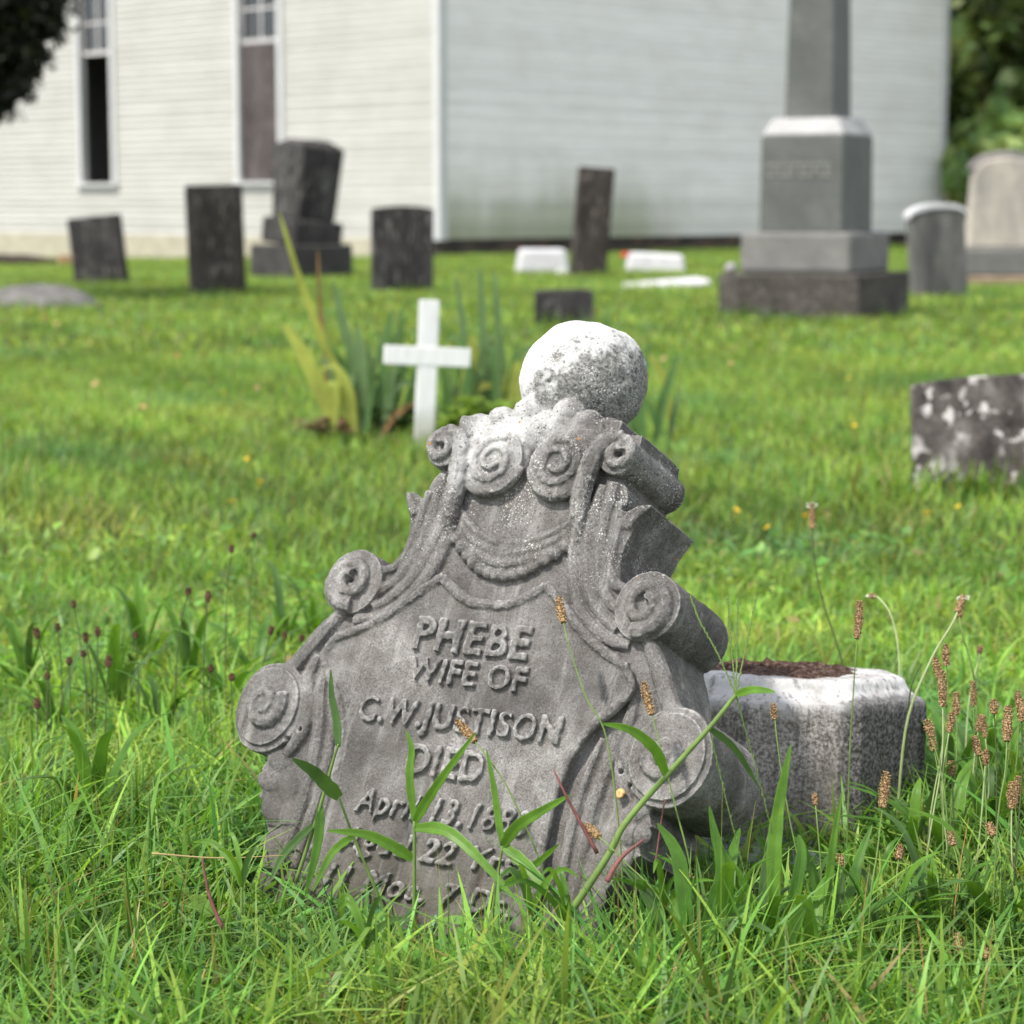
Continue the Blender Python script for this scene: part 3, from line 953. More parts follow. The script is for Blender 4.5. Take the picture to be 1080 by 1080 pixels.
# ================================================================== CHURCH
def church_paint(name='old_white_clapboard_paint', k=1.0, tint=(1, 1, 1)):
    m = NT(name)
    o = m.coord()
    s = m.sep(o)
    n1 = m.noise(o, .9, 7, .65)
    n2 = m.noise(m.coord('Object', (.5, .5, 9)), 1.3, 5, .7)
    n3 = m.noise(o, 14, 5, .7)
    c = m.ramp(n1, [(.3, (.76, .74, .695)), (.5, (.84, .825, .79)), (.7, (.87, .86, .83))])
    c = m.mix(m.ramp(n2, [(.3, .55), (.55, 0.0)]), c, (.60, .585, .50))
    c = m.mix(m.ramp(n3, [(.28, .5), (.45, 0.0)]), c, (.5, .49, .45))
    # green mildew low on the gable wall
    zz = m.math('ADD', s[2], m.math('MULTIPLY', m.math('SUBTRACT', m.noise(m.coord('Object', (1, 1, .25)), 1.5, 5, .6), .5), 1.1))
    mild = m.ramp(m.math('MULTIPLY', zz, .5), [(.15, .9), (.40, .65), (.60, .25), (.85, 0.0)])
    on_gable = m.ramp(s[1], [(.0, 1.0), (.05, 0.0)])
    along = m.ramp(m.math('MULTIPLY', s[0], .1), [(.0, 1.0), (.5, .95), (.68, .25)])
    f = m.math('MULTIPLY', m.math('MULTIPLY', mild, on_gable), along)
    c = m.mix(f, c, (.25, .275, .16))
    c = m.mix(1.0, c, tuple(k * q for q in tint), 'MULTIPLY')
    row = m.math('FLOOR', m.math('DIVIDE', m.math('SUBTRACT', s[2], .30), .125))
    wn = m.n('ShaderNodeTexWhiteNoise', noise_dimensions='1D', i_W=row).outputs[0]
    c = m.mix(1.0, c, m.ramp(wn, [(.0, .92), (1.0, 1.05)]), 'MULTIPLY')
    frac = m.math('FRACT', m.math('DIVIDE', m.math('SUBTRACT', s[2], .30), .125))
    c = m.mix(m.ramp(frac, [(.0, .38), (.10, .22), (.16, 0.0)]), c, (.36, .35, .31))     # lap shadow painted on the lower board edges, with grime
    m.pbr(c, .75, m.bump(n3, .15, .01), .2)
    return m.m


def make_church():
    cor = ground(464, 271)
    rend = ground(993, 262)
    # plan directions: gable wall runs back to the right, side wall back to the left
    a = math.atan2(1.0, .977)
    tx = np.array([math.cos(a), math.sin(a)])       # local +x: along gable wall
    ty = np.array([-math.sin(a), math.cos(a)])      # local +y: along side wall
    # gable length until pixel 993
    rr = ray(993, 215); d2 = np.array([rr[0], rr[1]])
    A = np.array([[tx[0], -d2[0]], [tx[1], -d2[1]]])
    glen = float(np.linalg.solve(A, -cor[:2])[0])
    slen = 17.0; H = 7.2; zb = .30
    root = thing('church', 'old white clapboard church with tall narrow windows behind the graves', 'church', (cor[0], cor[1], 0), (0, 0, a))
    P = church_paint()
    PS = church_paint('cream_paint_darkened_for_sun', .57, (1.0, .995, .965))      # sunlit wall: aged cream paint, darkened further against overexposure

    def side_px(px):     # distance along the side wall seen at a pixel column
        r = ray(px, 150); d = np.array([r[0], r[1]])
        return float(np.linalg.solve(np.array([[ty[0], -d[0]], [ty[1], -d[1]]]), -cor[:2])[0])

    def z_at(px, py, sd):
        p = cor[:2] + ty * sd
        return float(at(px, py, p[1])[2])
    wins = []
    for (pl, pr, pyb, pyrail, boarded) in ((88, 120, 192, 58, False), (255, 296, 190, 45, True)):
        s1, s0 = side_px(pl), side_px(pr)
        zs = z_at((pl + pr) / 2, pyb, (s0 + s1) / 2)
        zr = z_at((pl + pr) / 2, pyrail, (s0 + s1) / 2)
        wins.append((s0, s1, zs, zs + 2 * (zr - zs), zr, boarded))
    # extra windows further along the side
    w0 = wins[0]; step = wins[0][0] - wins[1][0]
    wins.append((w0[0] + step, w0[1] + step, w0[2], w0[3], w0[4], False))
    board = .125
    rows = int((H - zb) / board)

    def clap(name, length, axis, holes):
        """sawtooth boards; axis 'x' gable (outside is -y), 'y' side (outside is -x)"""
        vs = []; fs = []
        for i in range(rows):
            z0 = zb + i * board; z1 = z0 + board
            cuts = [(0.0, length)]
            for (a0, a1, b0, b1) in holes:
                if z1 > b0 and z0 < b1:
                    new = []
                    for (c0, c1) in cuts:
                        if a1 <= c0 or a0 >= c1: new.append((c0, c1))
                        else:
                            if a0 > c0: new.append((c0, a0))
                            if a1 < c1: new.append((a1, c1))
                    cuts = new
            for (c0, c1) in cuts:
                o0 = len(vs)
                jit = random.uniform(0, .003)
                for (t, dd, z) in ((c0, .030 + jit, z0), (c1, .030 + jit, z0), (c1, .012, z1 + .004), (c0, .012, z1 + .004), (c0, -.03, z0), (c1, -.03, z0), (c1, -.03, z1), (c0, -.03, z1)):
                    vs.append((t, -dd, z) if axis == 'x' else (-dd, t, z))
                fs += [tuple(o0 + q for q in f) for f in ((0, 1, 2, 3), (7, 6, 5, 4), (0, 4, 5, 1), (1, 5, 6, 2), (3, 2, 6, 7), (0, 3, 7, 4))]
        mb = MB(); mb.add(vs, fs)
        return mb.build(name, P if axis == 'x' else PS, root)
    holes = [(w[0], w[1], w[2], w[3]) for w in wins]
    clap('gable_wall', glen, 'x', [])
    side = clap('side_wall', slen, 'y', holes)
    M_TRIM = mat_plain('white_trim_paint', (.52, .52, .51), .6, .07, 5, .1)
    mb = MB(); mb.box(-.055, .13, -.055, -.031, zb - .02, H); mb.box(-.056, -.031, -.0305, .11, zb - .02, H)
    mb.build('corner_board', M_TRIM, root)
    mb = MB(); mb.box(glen - .14, glen + .04, -.06, .02, zb - .02, H); mb.build('corner_board', M_TRIM, root)
    # foundation
    M_FOUND = mat_stone('rubble_foundation', (.03, .027, .025), (.075, .065, .055), (.2, .14, .10), 2.2, .6, .5, (.28, .16, .09), .6, spotscale=5)
    mb = MB(); mb.box(0.02, glen - .02, -.0, .25, -.4, zb - .01); mb.build('foundation', M_FOUND, root)
    mb = MB(); mb.box(0.0, .25, .26, slen, -.5, zb - .01); mb.build('foundation', M_FOUND, root)
    mb = MB(); mb.box(-.05, -.0305, .11, slen, -.3, zb + .0); mb.build('skirt_board', mat_plain('stained_white_board', (.40, .37, .28), .8, .15, 3), root)
    # back walls, gable triangle and roof (not in the picture, but they close the building)
    MI = mat_plain('dark_interior_boards', (.05, .04, .035), .9, .3, 4)
    mb = MB(); mb.box(glen - .12, glen - .0, .02, slen, zb, H); mb.box(.0, glen, slen + .001, slen + .12, zb, H); mb.build('rear_wall', M_TRIM, root)
    mb = MB(); mb.box(.0, glen, .26, slen, zb - .0, zb + .04); mb.build('interior_floor', MI, root)
    mb = MB(); mb.box(.0, glen - .13, .035, .06, zb + .05, H); mb.box(glen * .5, glen * .5 + .05, .1, slen, zb + .05, H); mb.build('interior_lining', MI, root)
    ridge = glen / 2; rh = 3.8
    mb = MB(); mb.add([(0, .0, H), (glen, .0, H), (ridge, .0, H + rh), (0, .1, H), (glen, .1, H), (ridge, .1, H + rh)], [(0, 1, 2), (5, 4, 3), (0, 3, 4, 1), (1, 4, 5, 2), (2, 5, 3, 0)])
    mb.build('gable_wall', P, root)
    mb = MB()
    for sg in (0, 1):
        e = -.35 if sg == 0 else glen + .35
        ez = H - .27
        mb.add([(e, -.35, ez), (ridge, -.35, H + rh + .02), (ridge, slen + .3, H + rh + .02), (e, slen + .3, ez), (e, -.35, ez + .14), (ridge, -.35, H + rh + .16), (ridge, slen + .3, H + rh + .16), (e, slen + .3, ez + .14)],
               [(3, 2, 1, 0), (4, 5, 6, 7), (0, 1, 5, 4), (1, 2, 6, 5), (2, 3, 7, 6), (3, 0, 4, 7)])
    mb.build('roof', mat_plain('dark_shingle', (.07, .068, .07), .9, .3, 8), root)
    # windows
    M_SASH = mat_plain('old_sash_paint', (.52, .50, .49), .7, .15, 6)
    M_BOARD = mat_stone('weathered_window_board', (.06, .05, .048), (.10, .085, .08), (.17, .15, .14), 4, 4, .3, (.24, .2, .2), .2)
    gl = NT('old_window_glass'); gl.pbr((.012, .014, .018), .08, None, .5)
    gl = gl.m
    for (s0, s1, z0, z1, zr, boarded) in wins:
        fr = .14
        mb = MB()
        mb.box(-.075, .10, s0 - fr, s0, z0 - .02, z1 + fr); mb.box(-.075, .10, s1, s1 + fr, z0 - .02, z1 + fr); mb.box(-.075, .10, s0, s1, z1, z1 + fr)
        w = mb.build('window', M_TRIM, root)
        if boarded:
            w['label'] = 'window with a brown board over its lower sash'
        elif s0 < 12:
            w['label'] = 'window with its lower sash open and black'
        mb = MB(); mb.box(-.13, .10, s0 - fr - .03, s1 + fr + .03, z0 - .09, z0 - .021); mb.build('sill', M_TRIM, w)
        mb = MB()
        st = .045
        mb.box(.03, .065, s0, s0 + st, zr, z1); mb.box(.03, .065, s1 - st, s1, zr, z1)
        mb.box(.02, .07, s0 + st, s1 - st, zr, zr + .075); mb.box(.03, .065, s0 + st, s1 - st, z1 - .05, z1)
        mid = (s0 + s1) / 2
        mb.box(.035, .06, mid - .022, mid + .022, zr + .075, z1 - .05)
        nz = 4
        for q in range(1, nz):
            zz = zr + (z1 - zr) * q / nz
            mb.box(.036, .059, s0 + st, mid - .022, zz - .02, zz + .02); mb.box(.036, .059, mid + .022, s1 - st, zz - .02, zz + .02)
        mb.build('upper_sash', M_SASH, w)
        mb = MB(); mb.box(.045, .05, s0 + st, s1 - st, zr + .075, z1 - .05); mb.build('pane', gl, w)
        if boarded:
            mb = MB(); mb.box(.012, .035, s0 + .005, s1 - .005, z0, zr - .004); mb.build('board', M_BOARD, w)
        else:
            mb = MB(); mb.box(.03, .065, s0, s0 + .02, z0, zr); mb.box(.03, .065, s1 - .02, s1, z0, zr); mb.build('sash_channel', M_SASH, w)
    return root, cor, tx, ty, glen


CH = make_church()

# rotten beam and brick at the church foot, left
g0 = at(-8, 275, 42.0); g1 = at(60, 280, 40.5)
mb = MB()
pa = [Vector(g0), Vector((g0 + g1) / 2) + Vector((0, 0, .02)), Vector(g1)]
mb.tube(pa, [.13, .14, .11], 10)
o = mb.build('fallen_beam', mat_plain('rotten_wood', (.035, .026, .02), .95, .4, 3, .4), None, True)
tag(o, 'dark rotten beam lying along the foot of the church at far left', 'beam')
g = at(69, 279, 40.2)
mb = MB(); mb.box(-.13, .13, -.1, .1, -.12, .16)
o = mb.build('brick', mat_plain('worn_brick', (.34, .2, .11), .9, .25, 6), None, False, .03); o.location = g; o.rotation_euler = (0, R(12), R(20))
tag(o, 'pale orange brick beside the rotten beam at the church foot', 'brick')

# ================================================================== GROUND
def make_ground():
    xs = np.concatenate([np.linspace(-160, -32, 14), np.linspace(-30, 30, 81), np.linspace(32, 160, 14)])
    ys = np.concatenate([np.linspace(-20, -2, 8), np.linspace(-1, 60, 90), np.linspace(62, 260, 20)])
    X, Yy = np.meshgrid(xs, ys)
    V = np.stack([X, Yy, terrain(X, Yy) - .004], -1).reshape(-1, 3)
    nx = len(xs); ny = len(ys)
    i, j = np.meshgrid(np.arange(ny - 1), np.arange(nx - 1), indexing='ij')
    a = (i * nx + j).ravel()
    Q = np.stack([a, a + 1, a + nx + 1, a + nx], 1)
    m = NT('turf_soil')
    o = m.coord()
    n1 = m.noise(o, .7, 6, .6); n2 = m.noise(o, 9, 6, .7); n3 = m.noise(o, 60, 4, .7)
    c = m.ramp(n1, [(.3, (.030, .045, .010)), (.7, (.055, .085, .014))])
    c = m.mix(m.ramp(n2, [(.35, .8), (.6, 0.0)]), c, (.04, .062, .014))
    c = m.mix(m.ramp(n3, [(.4, .5), (.6, 0.0)]), c, (.045, .04, .02))
    m.pbr(c, .95, m.bump(n3, .6, .03), .1)
    o = link('ground', np_mesh('ground', V, Q, smooth=True), m.m)
    o['kind'] = 'structure'
    o['label'] = 'turf of the churchyard'


make_ground()

# ================================================================== GRASS
def pnoise(x, y, f, s):
    return (np.sin(x * f + s) * np.cos(y * f * 1.13 + s * 1.7) + .6 * np.sin(x * f * 2.3 + y * f * 1.1 + s * 2.1) + .4 * np.cos(x * f * 3.9 - y * f * 4.3 + s)) / 2.0


def blades(x, y, z, h, w, az, lean, curl, seg, col, tipcol, fold=0.0):
    """vectorised grass blades -> V, quads, colours"""
    n = len(x)
    t = np.linspace(0, 1, seg + 1)[None, :]
    L = h[:, None]
    hor = L * (lean[:, None] * t + curl[:, None] * t ** 2)
    ver = L * t * (1 - .45 * np.clip(curl[:, None], 0, 1.6) * t) * np.sqrt(np.maximum(.15, 1 - np.minimum(lean[:, None], .9) ** 2 * .8))
    ca, sa = np.cos(az)[:, None], np.sin(az)[:, None]
    cx = x[:, None] + ca * hor; cy = y[:, None] + sa * hor; cz = z[:, None] + ver
    tw = az + rng.normal(0, .5, n)
    px, py = -np.sin(tw)[:, None], np.cos(tw)[:, None]
    ww = w[:, None] * .5 * (np.clip(.55 + 1.6 * t, 0, 1)) * (1 - t ** 2.6)
    ww[:, -1] = 0.0002
    A = np.stack([cx - px * ww, cy - py * ww, cz], -1)
    B = np.stack([cx + px * ww, cy + py * ww, cz], -1)
    V = np.stack([A, B], 2).reshape(-1, 3)
    k = (seg + 1) * 2
    base = (np.arange(n) * k)[:, None]
    s = (np.arange(seg) * 2)[None, :]
    a = base + s
    Q = np.stack([a, a + 1, a + 3, a + 2], -1).reshape(-1, 4)
    f = (t ** 1.5)[:, :, None]
    C = col[:, None, :] * (1 - f) + tipcol[:, None, :] * f
    C = np.repeat(C[:, :, None, :], 2, 2).reshape(-1, 3)
    return V, Q, C


EXC = [(OCT[0], OCT[1], .205)]


def scatter(n, y0, y1, margin, power=1.0):
    # uniform over the trapezoid seen by the camera (plus a margin each side)
    out_x = []; out_y = []; got = 0
    wmax = .24 * y1 + margin
    while got < n:
        yy = rng.uniform(y0, y1, n); xx = rng.uniform(-wmax, wmax, n)
        ok = np.abs(xx) < .24 * yy + margin
        yy, xx = yy[ok], xx[ok]
        # keep clear of the stones
        P = np.stack([xx, yy, np.zeros_like(xx)], 1) - TO
        u, v, w = P @ TX, P @ TY, P @ TZ
        bad = (np.abs(u) < .30) & (w > -.21) & (w < .012)
        for (ex_, ey_, er) in EXC:
            bad |= (xx - ex_) ** 2 + (yy - ey_) ** 2 < er * er
        q = np.stack([xx - CH[1][0], yy - CH[1][1]], 1)
        bad |= ((q @ CH[2]) > -.05) & ((q @ CH[3]) > -.05)
        xx, yy = xx[~bad], yy[~bad]
        out_x.append(xx); out_y.append(yy); got += len(xx)
    return np.concatenate(out_x)[:n], np.concatenate(out_y)[:n]


PAL = np.array([(.088, .195, .024), (.122, .235, .026), (.058, .150, .022), (.165, .255, .030), (.092, .172, .040), (.140, .205, .026)])


def palette(n, x, y, dry=.03, warm=0.0):
    c = PAL[rng.integers(0, len(PAL), n)] * rng.uniform(.60, 1.32, (n, 1)) * 1.62 * np.array([.97, 1.04, 1.0])
    patch = np.clip(pnoise(x, y, 1.7, 4) * .5 + .5, 0, 1)[:, None]
    p2 = np.clip(pnoise(x, y, 6.3, 8) * .5 + .5, 0, 1)[:, None]
    p3 = np.clip(pnoise(x, y, .75, 2.2) * .6 + .5, 0, 1)[:, None]
    c = c * (.70 + .38 * patch) * (.66 + .62 * p2) * (.80 + .36 * p3)
    blue = np.clip(pnoise(x, y, 2.6, 12) * 1.5 - .35, 0, 1)[:, None]
    c = c * (1 - blue * np.array([.28, .06, -.9]))
    olive = np.clip(pnoise(x, y, 3.4, 21) * 1.5 - .45, 0, 1)[:, None]
    c = c * (1 - olive * np.array([-.30, .10, -.1]))
    c[:, 0] *= 1 + warm + .25 * (patch[:, 0] - .5)
    c = c * np.where((y < 3.1)[:, None], np.array([.90, .95, .90]), 1.14)
    thatch = np.clip(pnoise(x, y, 1.35, 31) * 1.6 - .75, 0, 1)
    c = c * .90 + c.mean(1, keepdims=True) * np.array([.13, .12, .10])
    d = rng.random(n) < dry + .14 * thatch * (y > 3.4)
    c[d] = np.array([.30, .24, .10]) * rng.uniform(.7, 1.2, (d.sum(), 1))
    return c


def make_grass():
    Vs, Qs, Cs = [], [], []; off = 0

    def put(r):
        nonlocal off
        V, Q, C = r
        Vs.append(V); Qs.append(Q + off); Cs.append(C); off += len(V)

    def height(x, y):
        p = pnoise(x, y, 4.1, 1.0) * .5 + .5
        near = np.clip((4.6 - y) / 1.6, 0, 1)
        low = np.exp(-(((x - .42) / .22) ** 2 + ((y - 2.88) / .20) ** 2)) * .6 + np.exp(-(((x + .10) / .24) ** 2 + ((y - 2.62) / .20) ** 2)) * .46
        return (.055 + .065 * near) * (.65 + .7 * p) * (1 - np.clip(low, 0, .65))

    # near sward: thin blades
    n = 50000
    x, y = scatter(n, 2.0, 5.6, .55)
    h = height(x, y) * rng.uniform(.5, 1.35, n)
    c = palette(n, x, y, .035)
    put(blades(x, y, terrain(x, y), h, rng.uniform(.0016, .0044, n), rng.uniform(0, 6.28, n), np.abs(rng.normal(.25, .22, n)), rng.normal(.35, .3, n), 5, c, c * np.array([1.25, 1.15, 1.0])))
    # broader blades
    n = 27000
    x, y = scatter(n, 2.05, 5.2, .5)
    h = height(x, y) * rng.uniform(.7, 1.5, n)
    c = palette(n, x, y, .02)
    put(blades(x, y, terrain(x, y), h, rng.uniform(.0045, .0095, n), rng.uniform(0, 6.28, n), np.abs(rng.normal(.35, .25, n)), rng.normal(.5, .35, n), 6, c, c * np.array([1.2, 1.15, 1.0])))
    # long lolling crabgrass leaves
    n = 2600
    x, y = scatter(n, 2.1, 4.2, .4)
    h = height(x, y) * rng.uniform(1.1, 1.9, n)
    c = palette(n, x, y, .02)
    put(blades(x, y, terrain(x, y), h, rng.uniform(.006, .011, n), rng.uniform(0, 6.28, n), np.abs(rng.normal(.45, .25, n)), rng.uniform(.2, 1.2, n), 7, c, c * np.array([1.2, 1.12, 1.0])))
    # thin upright culms, some straw-coloured or reddish
    n = 900
    x, y = scatter(n, 2.1, 5.5, .5)
    h = height(x, y) * rng.uniform(1.3, 2.0, n)
    c = palette(n, x, y, .25)
    put(blades(x, y, terrain(x, y), h, np.full(n, .0016), rng.uniform(0, 6.28, n), np.abs(rng.normal(.2, .15, n)), rng.normal(.1, .15, n), 4, c, c * np.array([1.6, .9, .9])))
    # middle lawn
    n = 110000
    x, y = scatter(n, 5.4, 13.5, .9)
    h = (.045 + .03 * (pnoise(x, y, 2.3, 2) * .5 + .5)) * rng.uniform(.5, 1.5, n)
    c = palette(n, x, y, .03, .10)
    put(blades(x, y, terrain(x, y), h, rng.uniform(.003, .007, n), rng.uniform(0, 6.28, n), np.abs(rng.normal(.35, .25, n)), rng.normal(.3, .3, n), 3, c, c * np.array([1.2, 1.1, 1.0])))
    # far lawn
    n = 210000
    x, y = scatter(n, 13, 48, 1.6)
    h = (.05 + .03 * (pnoise(x, y, 1.1, 3) * .5 + .5)) * rng.uniform(.5, 1.5, n)
    c = palette(n, x, y, .03, .14)
    put(blades(x, y, terrain(x, y), h, rng.uniform(.010, .020, n), rng.uniform(0, 6.28, n), np.abs(rng.normal(.35, .25, n)), rng.normal(.3, .3, n), 2, c, c * np.array([1.2, 1.1, 1.0])))
    # rougher tufts round the feet of the stones
    feet = [(ground(108, 300), .35, 120), (ground(230, 311), .35, 140), (ground(318, 293), .7, 200), (ground(424, 309), .4, 140), (ground(595, 344), .3, 200), (ground(620, 292), .3, 90), (ground(830, 336), .65, 300), (ground(925, 330), .4, 200), (ground(990, 314), .4, 120), (ground(1040, 524), .38, 500), (ground(40, 326), .6, 200), (ground(560, 455), .3, 300)]
    for (g, rad, nn) in feet:
        x = g[0] + rng.normal(0, rad * .7, nn); y = g[1] + rng.normal(0, .06, nn) - .03
        h = rng.uniform(.06, .17, nn)
        c = palette(nn, x, y, .05) * .9
        wd = rng.uniform(.006, .014, nn)
        put(blades(x, y, terrain(x, y), h, wd, rng.uniform(0, 6.28, nn), np.abs(rng.normal(.3, .2, nn)), rng.normal(.3, .3, nn), 4, c, c * np.array([1.2, 1.1, 1.0])))
    V = np.concatenate(Vs); Q = np.concatenate(Qs); C = np.concatenate(Cs)
    me = np_mesh('grass', V, Q, C, smooth=True)
    o = link('grass', me, mat_leaf('grass_blades', attr='tint', trans=.38, rough=.45, spec=.3))
    o['kind'] = 'stuff'; o['label'] = 'uncut grass of the churchyard'; o['category'] = 'grass'


make_grass()

# low broad-leaved ground cover (clover and weeds) among the grass
def make_cover():
    n = 8500
    x, y = scatter(n, 2.1, 6.0, .5)
    keep = (pnoise(x, y, 3.0, 9) + rng.normal(0, .25, n) > .05)
    x, y = x[keep], y[keep]; n = len(x)
    sz = rng.uniform(.005, .013, n) * np.where((y < 2.9) & (x > -.1), 1.5, 1.0) 
    z = terrain(x, y) + rng.uniform(.015, .07, n)
    V = []; T = []; C = []
    ang = np.linspace(0, 2 * np.pi, 9)[:-1]
    tilt = rng.normal(0, .45, (n, 2)); yaw = rng.uniform(0, 6.28, n)
    for k in range(8):
        r = sz * (1.0 if k % 4 else 1.45)
        a = ang[k] + yaw
        dx, dy = np.cos(a) * r, np.sin(a) * r * .8
        V.append(np.stack([x + dx, y + dy, z + dx * tilt[:, 0] + dy * tilt[:, 1] + .15 * r], -1))
    V.append(np.stack([x, y, z], -1))
    V = np.stack(V, 1).reshape(-1, 3)
    b = (np.arange(n) * 9)[:, None]
    k = np.arange(8)[None, :]
    T = np.stack([b + k, b + (k + 1) % 8, np.broadcast_to(b + 8, (n, 8))], -1).reshape(-1, 3)
    c = palette(n, x, y, .02) * .95
    C = np.repeat(c, 9, 0)
    me = np_mesh('clover', V, None, C, smooth=True, tris=T)
    o = link('clover', me, bpy.data.materials['grass_blades'])
    o['kind'] = 'stuff'; o['label'] = 'low clover and weeds among the grass'; o['category'] = 'clover'


make_cover()

# ================================================================== LEAVES AND STALKS
M_PLANT = [mat_leaf('plantain_leaf', (.075, .175, .022), None, .35, .42, .25, 45), mat_leaf('fresh_green_leaf', (.12, .25, .03), None, .4, .42, .2, 45), mat_leaf('dull_green_leaf', (.07, .14, .035), None, .3, .5, .25, 30)]
M_STEM = mat_plain('green_stem', (.13, .2, .05), .6, .25, 30)
M_PALESTEM = mat_plain('pale_stem', (.30, .36, .16), .6, .2, 30)
M_DARKSTEM = mat_plain('dark_stem', (.055, .075, .025), .6, .3, 30)
M_PURPLE = mat_plain('purple_spike', (.16, .06, .055), .7, .4, 60)
def head_mat(nm, a, b, c):
    m = NT(nm); o = m.coord()
    f = m.n('ShaderNodeTexVoronoi', i_Vector=o, i_Scale=420).outputs['Distance']
    col = m.ramp(f, [(.1, c), (.45, b), (.8, a)])
    m.pbr(col, .9, m.bump(f, .8, .004), .1)
    return m.m
M_HEAD = head_mat('tan_seed_head', (.16, .095, .045), (.36, .23, .115), (.50, .37, .21))
M_DARKHEAD = head_mat('dark_seed_head', (.05, .028, .018), (.15, .085, .05), (.27, .17, .11))
M_ANTHER = mat_plain('pale_anthers', (.6, .62, .5), .8, .1)


def leaf_ribbon(mb, path, width, fold=.25, n=14, tipw=0.0, nrm=None, shape='blade'):
    pts = [Vector(p) for p in catmull(path, max(2, n // (len(path) - 1)))]
    m = len(pts)
    vs = []; fs = []
    for i, p in enumerate(pts):
        t = i / (m - 1)
        tan = (pts[min(i + 1, m - 1)] - pts[max(i - 1, 0)]).normalized()
        side = tan.cross(Vector(nrm) if nrm is not None else Vector((0, -1, .3)))
        if side.length < 1e-4: side = Vector((1, 0, 0))
        side.normalize(); up = side.cross(tan)
        if shape == 'blade':
            w = width * .5 * min(1, .55 + 2.2 * t) * (1 - t ** 3) ** .8
        else:
            w = width * .5 * (math.sin(math.pi * min(1, t * .96 + .03)) ** .75) * (1.05 - .3 * t)
        w = max(w, .0004)
        w *= 1 + .06 * math.sin(i * 1.9)
        K = 9 if width > .0075 else 3
        for k in range(K):
            q = -1 + 2 * k / (K - 1)
            rib = .10 * w * (1 if k % 2 else -1) * (1 - abs(q) * .4) if K == 9 else 0
            vs.append(p + side * w * q + up * (w * fold * abs(q) + rib))
    for i in range(m - 1):
        a = i * K
        for k in range(K - 1):
            fs.append((a + k, a + k + 1, a + K + k + 1, a + K + k))
    mb.add(vs, fs)


def seed_head(mb, p, d, length, rad):
    d = Vector(d).normalized(); p = Vector(p)
    a = Vector((0, 0, 1)) if abs(d.z) < .9 else Vector((1, 0, 0))
    u = d.cross(a).normalized(); w = d.cross(u)
    rows = max(6, int(length / .0032)); seg = 9
    mb.tube([p, p + d * length * .5, p + d * length], [rad * .7, rad * .85, rad * .3], 8)
    for i in range(rows):
        t = (i + .5) / rows
        rr = rad * (math.sin(math.pi * (t * .86 + .1)) ** .5)
        for k in range(seg):
            an = 2 * math.pi * (k + .5 * (i % 2)) / seg + i * .2 + random.uniform(-.3, .3)
            c = p + d * length * t + (u * math.cos(an) + w * math.sin(an)) * rr * .85
            q = .0021 * (.45 + .8 * random.random())
            dirv = (u * math.cos(an) + w * math.sin(an)) * .8 + d * .6
            tip = c + dirv.normalized() * q * 1.3
            e1 = d.cross(dirv).normalized() * q * .7
            e2 = dirv.cross(e1).normalized() * q * .7
            mb.add([c + e1, c + e2, c - e1, c - e2, tip], [(0, 1, 4), (1, 2, 4), (2, 3, 4), (3, 0, 4)])


def seed_stalk(pts_px, Y, label, head=(.028, .0042), dark=False, stem=None, group=None, sr=.0011, anthers=False, mats=None):
    """stalk from its foot (first pixel) up to the head; Y is its distance from the camera"""
    P = [at(a, b, Y + (0.02 * i)) for i, (a, b) in enumerate(pts_px)]
    foot = ground(pts_px[0][0], pts_px[0][1]) if False else P[0]
    foot = np.array([P[0][0], P[0][1], 0.0])
    root = thing('plantain_stalk', label, 'plant stalk', foot, (0, 0, 0), group)
    loc = [Vector(p - foot) for p in P]
    if loc[0].z > .01:
        loc = [Vector((loc[0].x - (loc[1].x - loc[0].x) * .3, 0, -.005))] + loc
    path = catmull([tuple(p) for p in loc], 6)
    mb = MB(); mb.tube(path, [sr * (1.15 - .4 * i / len(path)) for i in range(len(path))], 6)
    mb.build('stem', stem or (M_DARKSTEM if dark else M_STEM), root, True)
    end = Vector(path[-1]); d = end - Vector(path[-3])
    d = d.normalized()
    mb = MB(); seed_head(mb, end - d * .002, d, head[0], head[1])
    h = mb.build('seed_head', M_DARKHEAD if dark else M_HEAD, root, False)
    if anthers:
        mb = MB()
        for k in range(16):
            a = k * 2.4; rr = head[1] * 1.5
            c = end + d * head[0] * (.72 + .25 * random.random())
            e = c + Vector((math.cos(a), math.sin(a) * .6, .25 * random.uniform(-1, 1))) * rr
            mb.tube([c, e], .0003, 4); mb.ell(e, (.0011, .0011, .0011), 6, 4)
        mb.build('anthers', M_ANTHER, root)
    return root


HG = 'brown plantain seed heads among the grass'
# individually recognisable stalks: (pixels foot->head base), distance, label, head(len,rad)
seed_stalk([(655, 900), (640, 780), (618, 735), (600, 680), (594, 655)], 2.58, 'tan seed head on a curved stem beside the word PHEBE', (.038, .0052))
seed_stalk([(575, 930), (540, 840), (515, 800), (500, 781)], 2.55, 'tan fuzzy seed head in front of the middle of JUSTISON', (.040, .0055))
seed_stalk([(730, 930), (712, 850), (697, 790), (687, 752)], 2.5, 'tan seed head before the tablet edge above the low right scroll', (.040, .0052))
seed_stalk([(700, 960), (660, 910), (640, 890), (631, 882)], 2.45, 'blurred tan seed head low in front of the right acanthus lobes', (.044, .0058))
seed_stalk([(845, 930), (832, 860), (822, 800), (817, 757)], 2.62, 'small brown seed head in front of the plinth block near its left corner', (.020, .004))
seed_stalk([(918, 950), (925, 900), (931, 850)], 2.5, 'thick tan seed head in front of the right face of the plinth block', (.042, .0062))
seed_stalk([(868, 990), (866, 920), (862, 870), (860, 848)], 2.7, 'tiny brown seed head on a thin stem before the plinth block front', (.018, .0032))
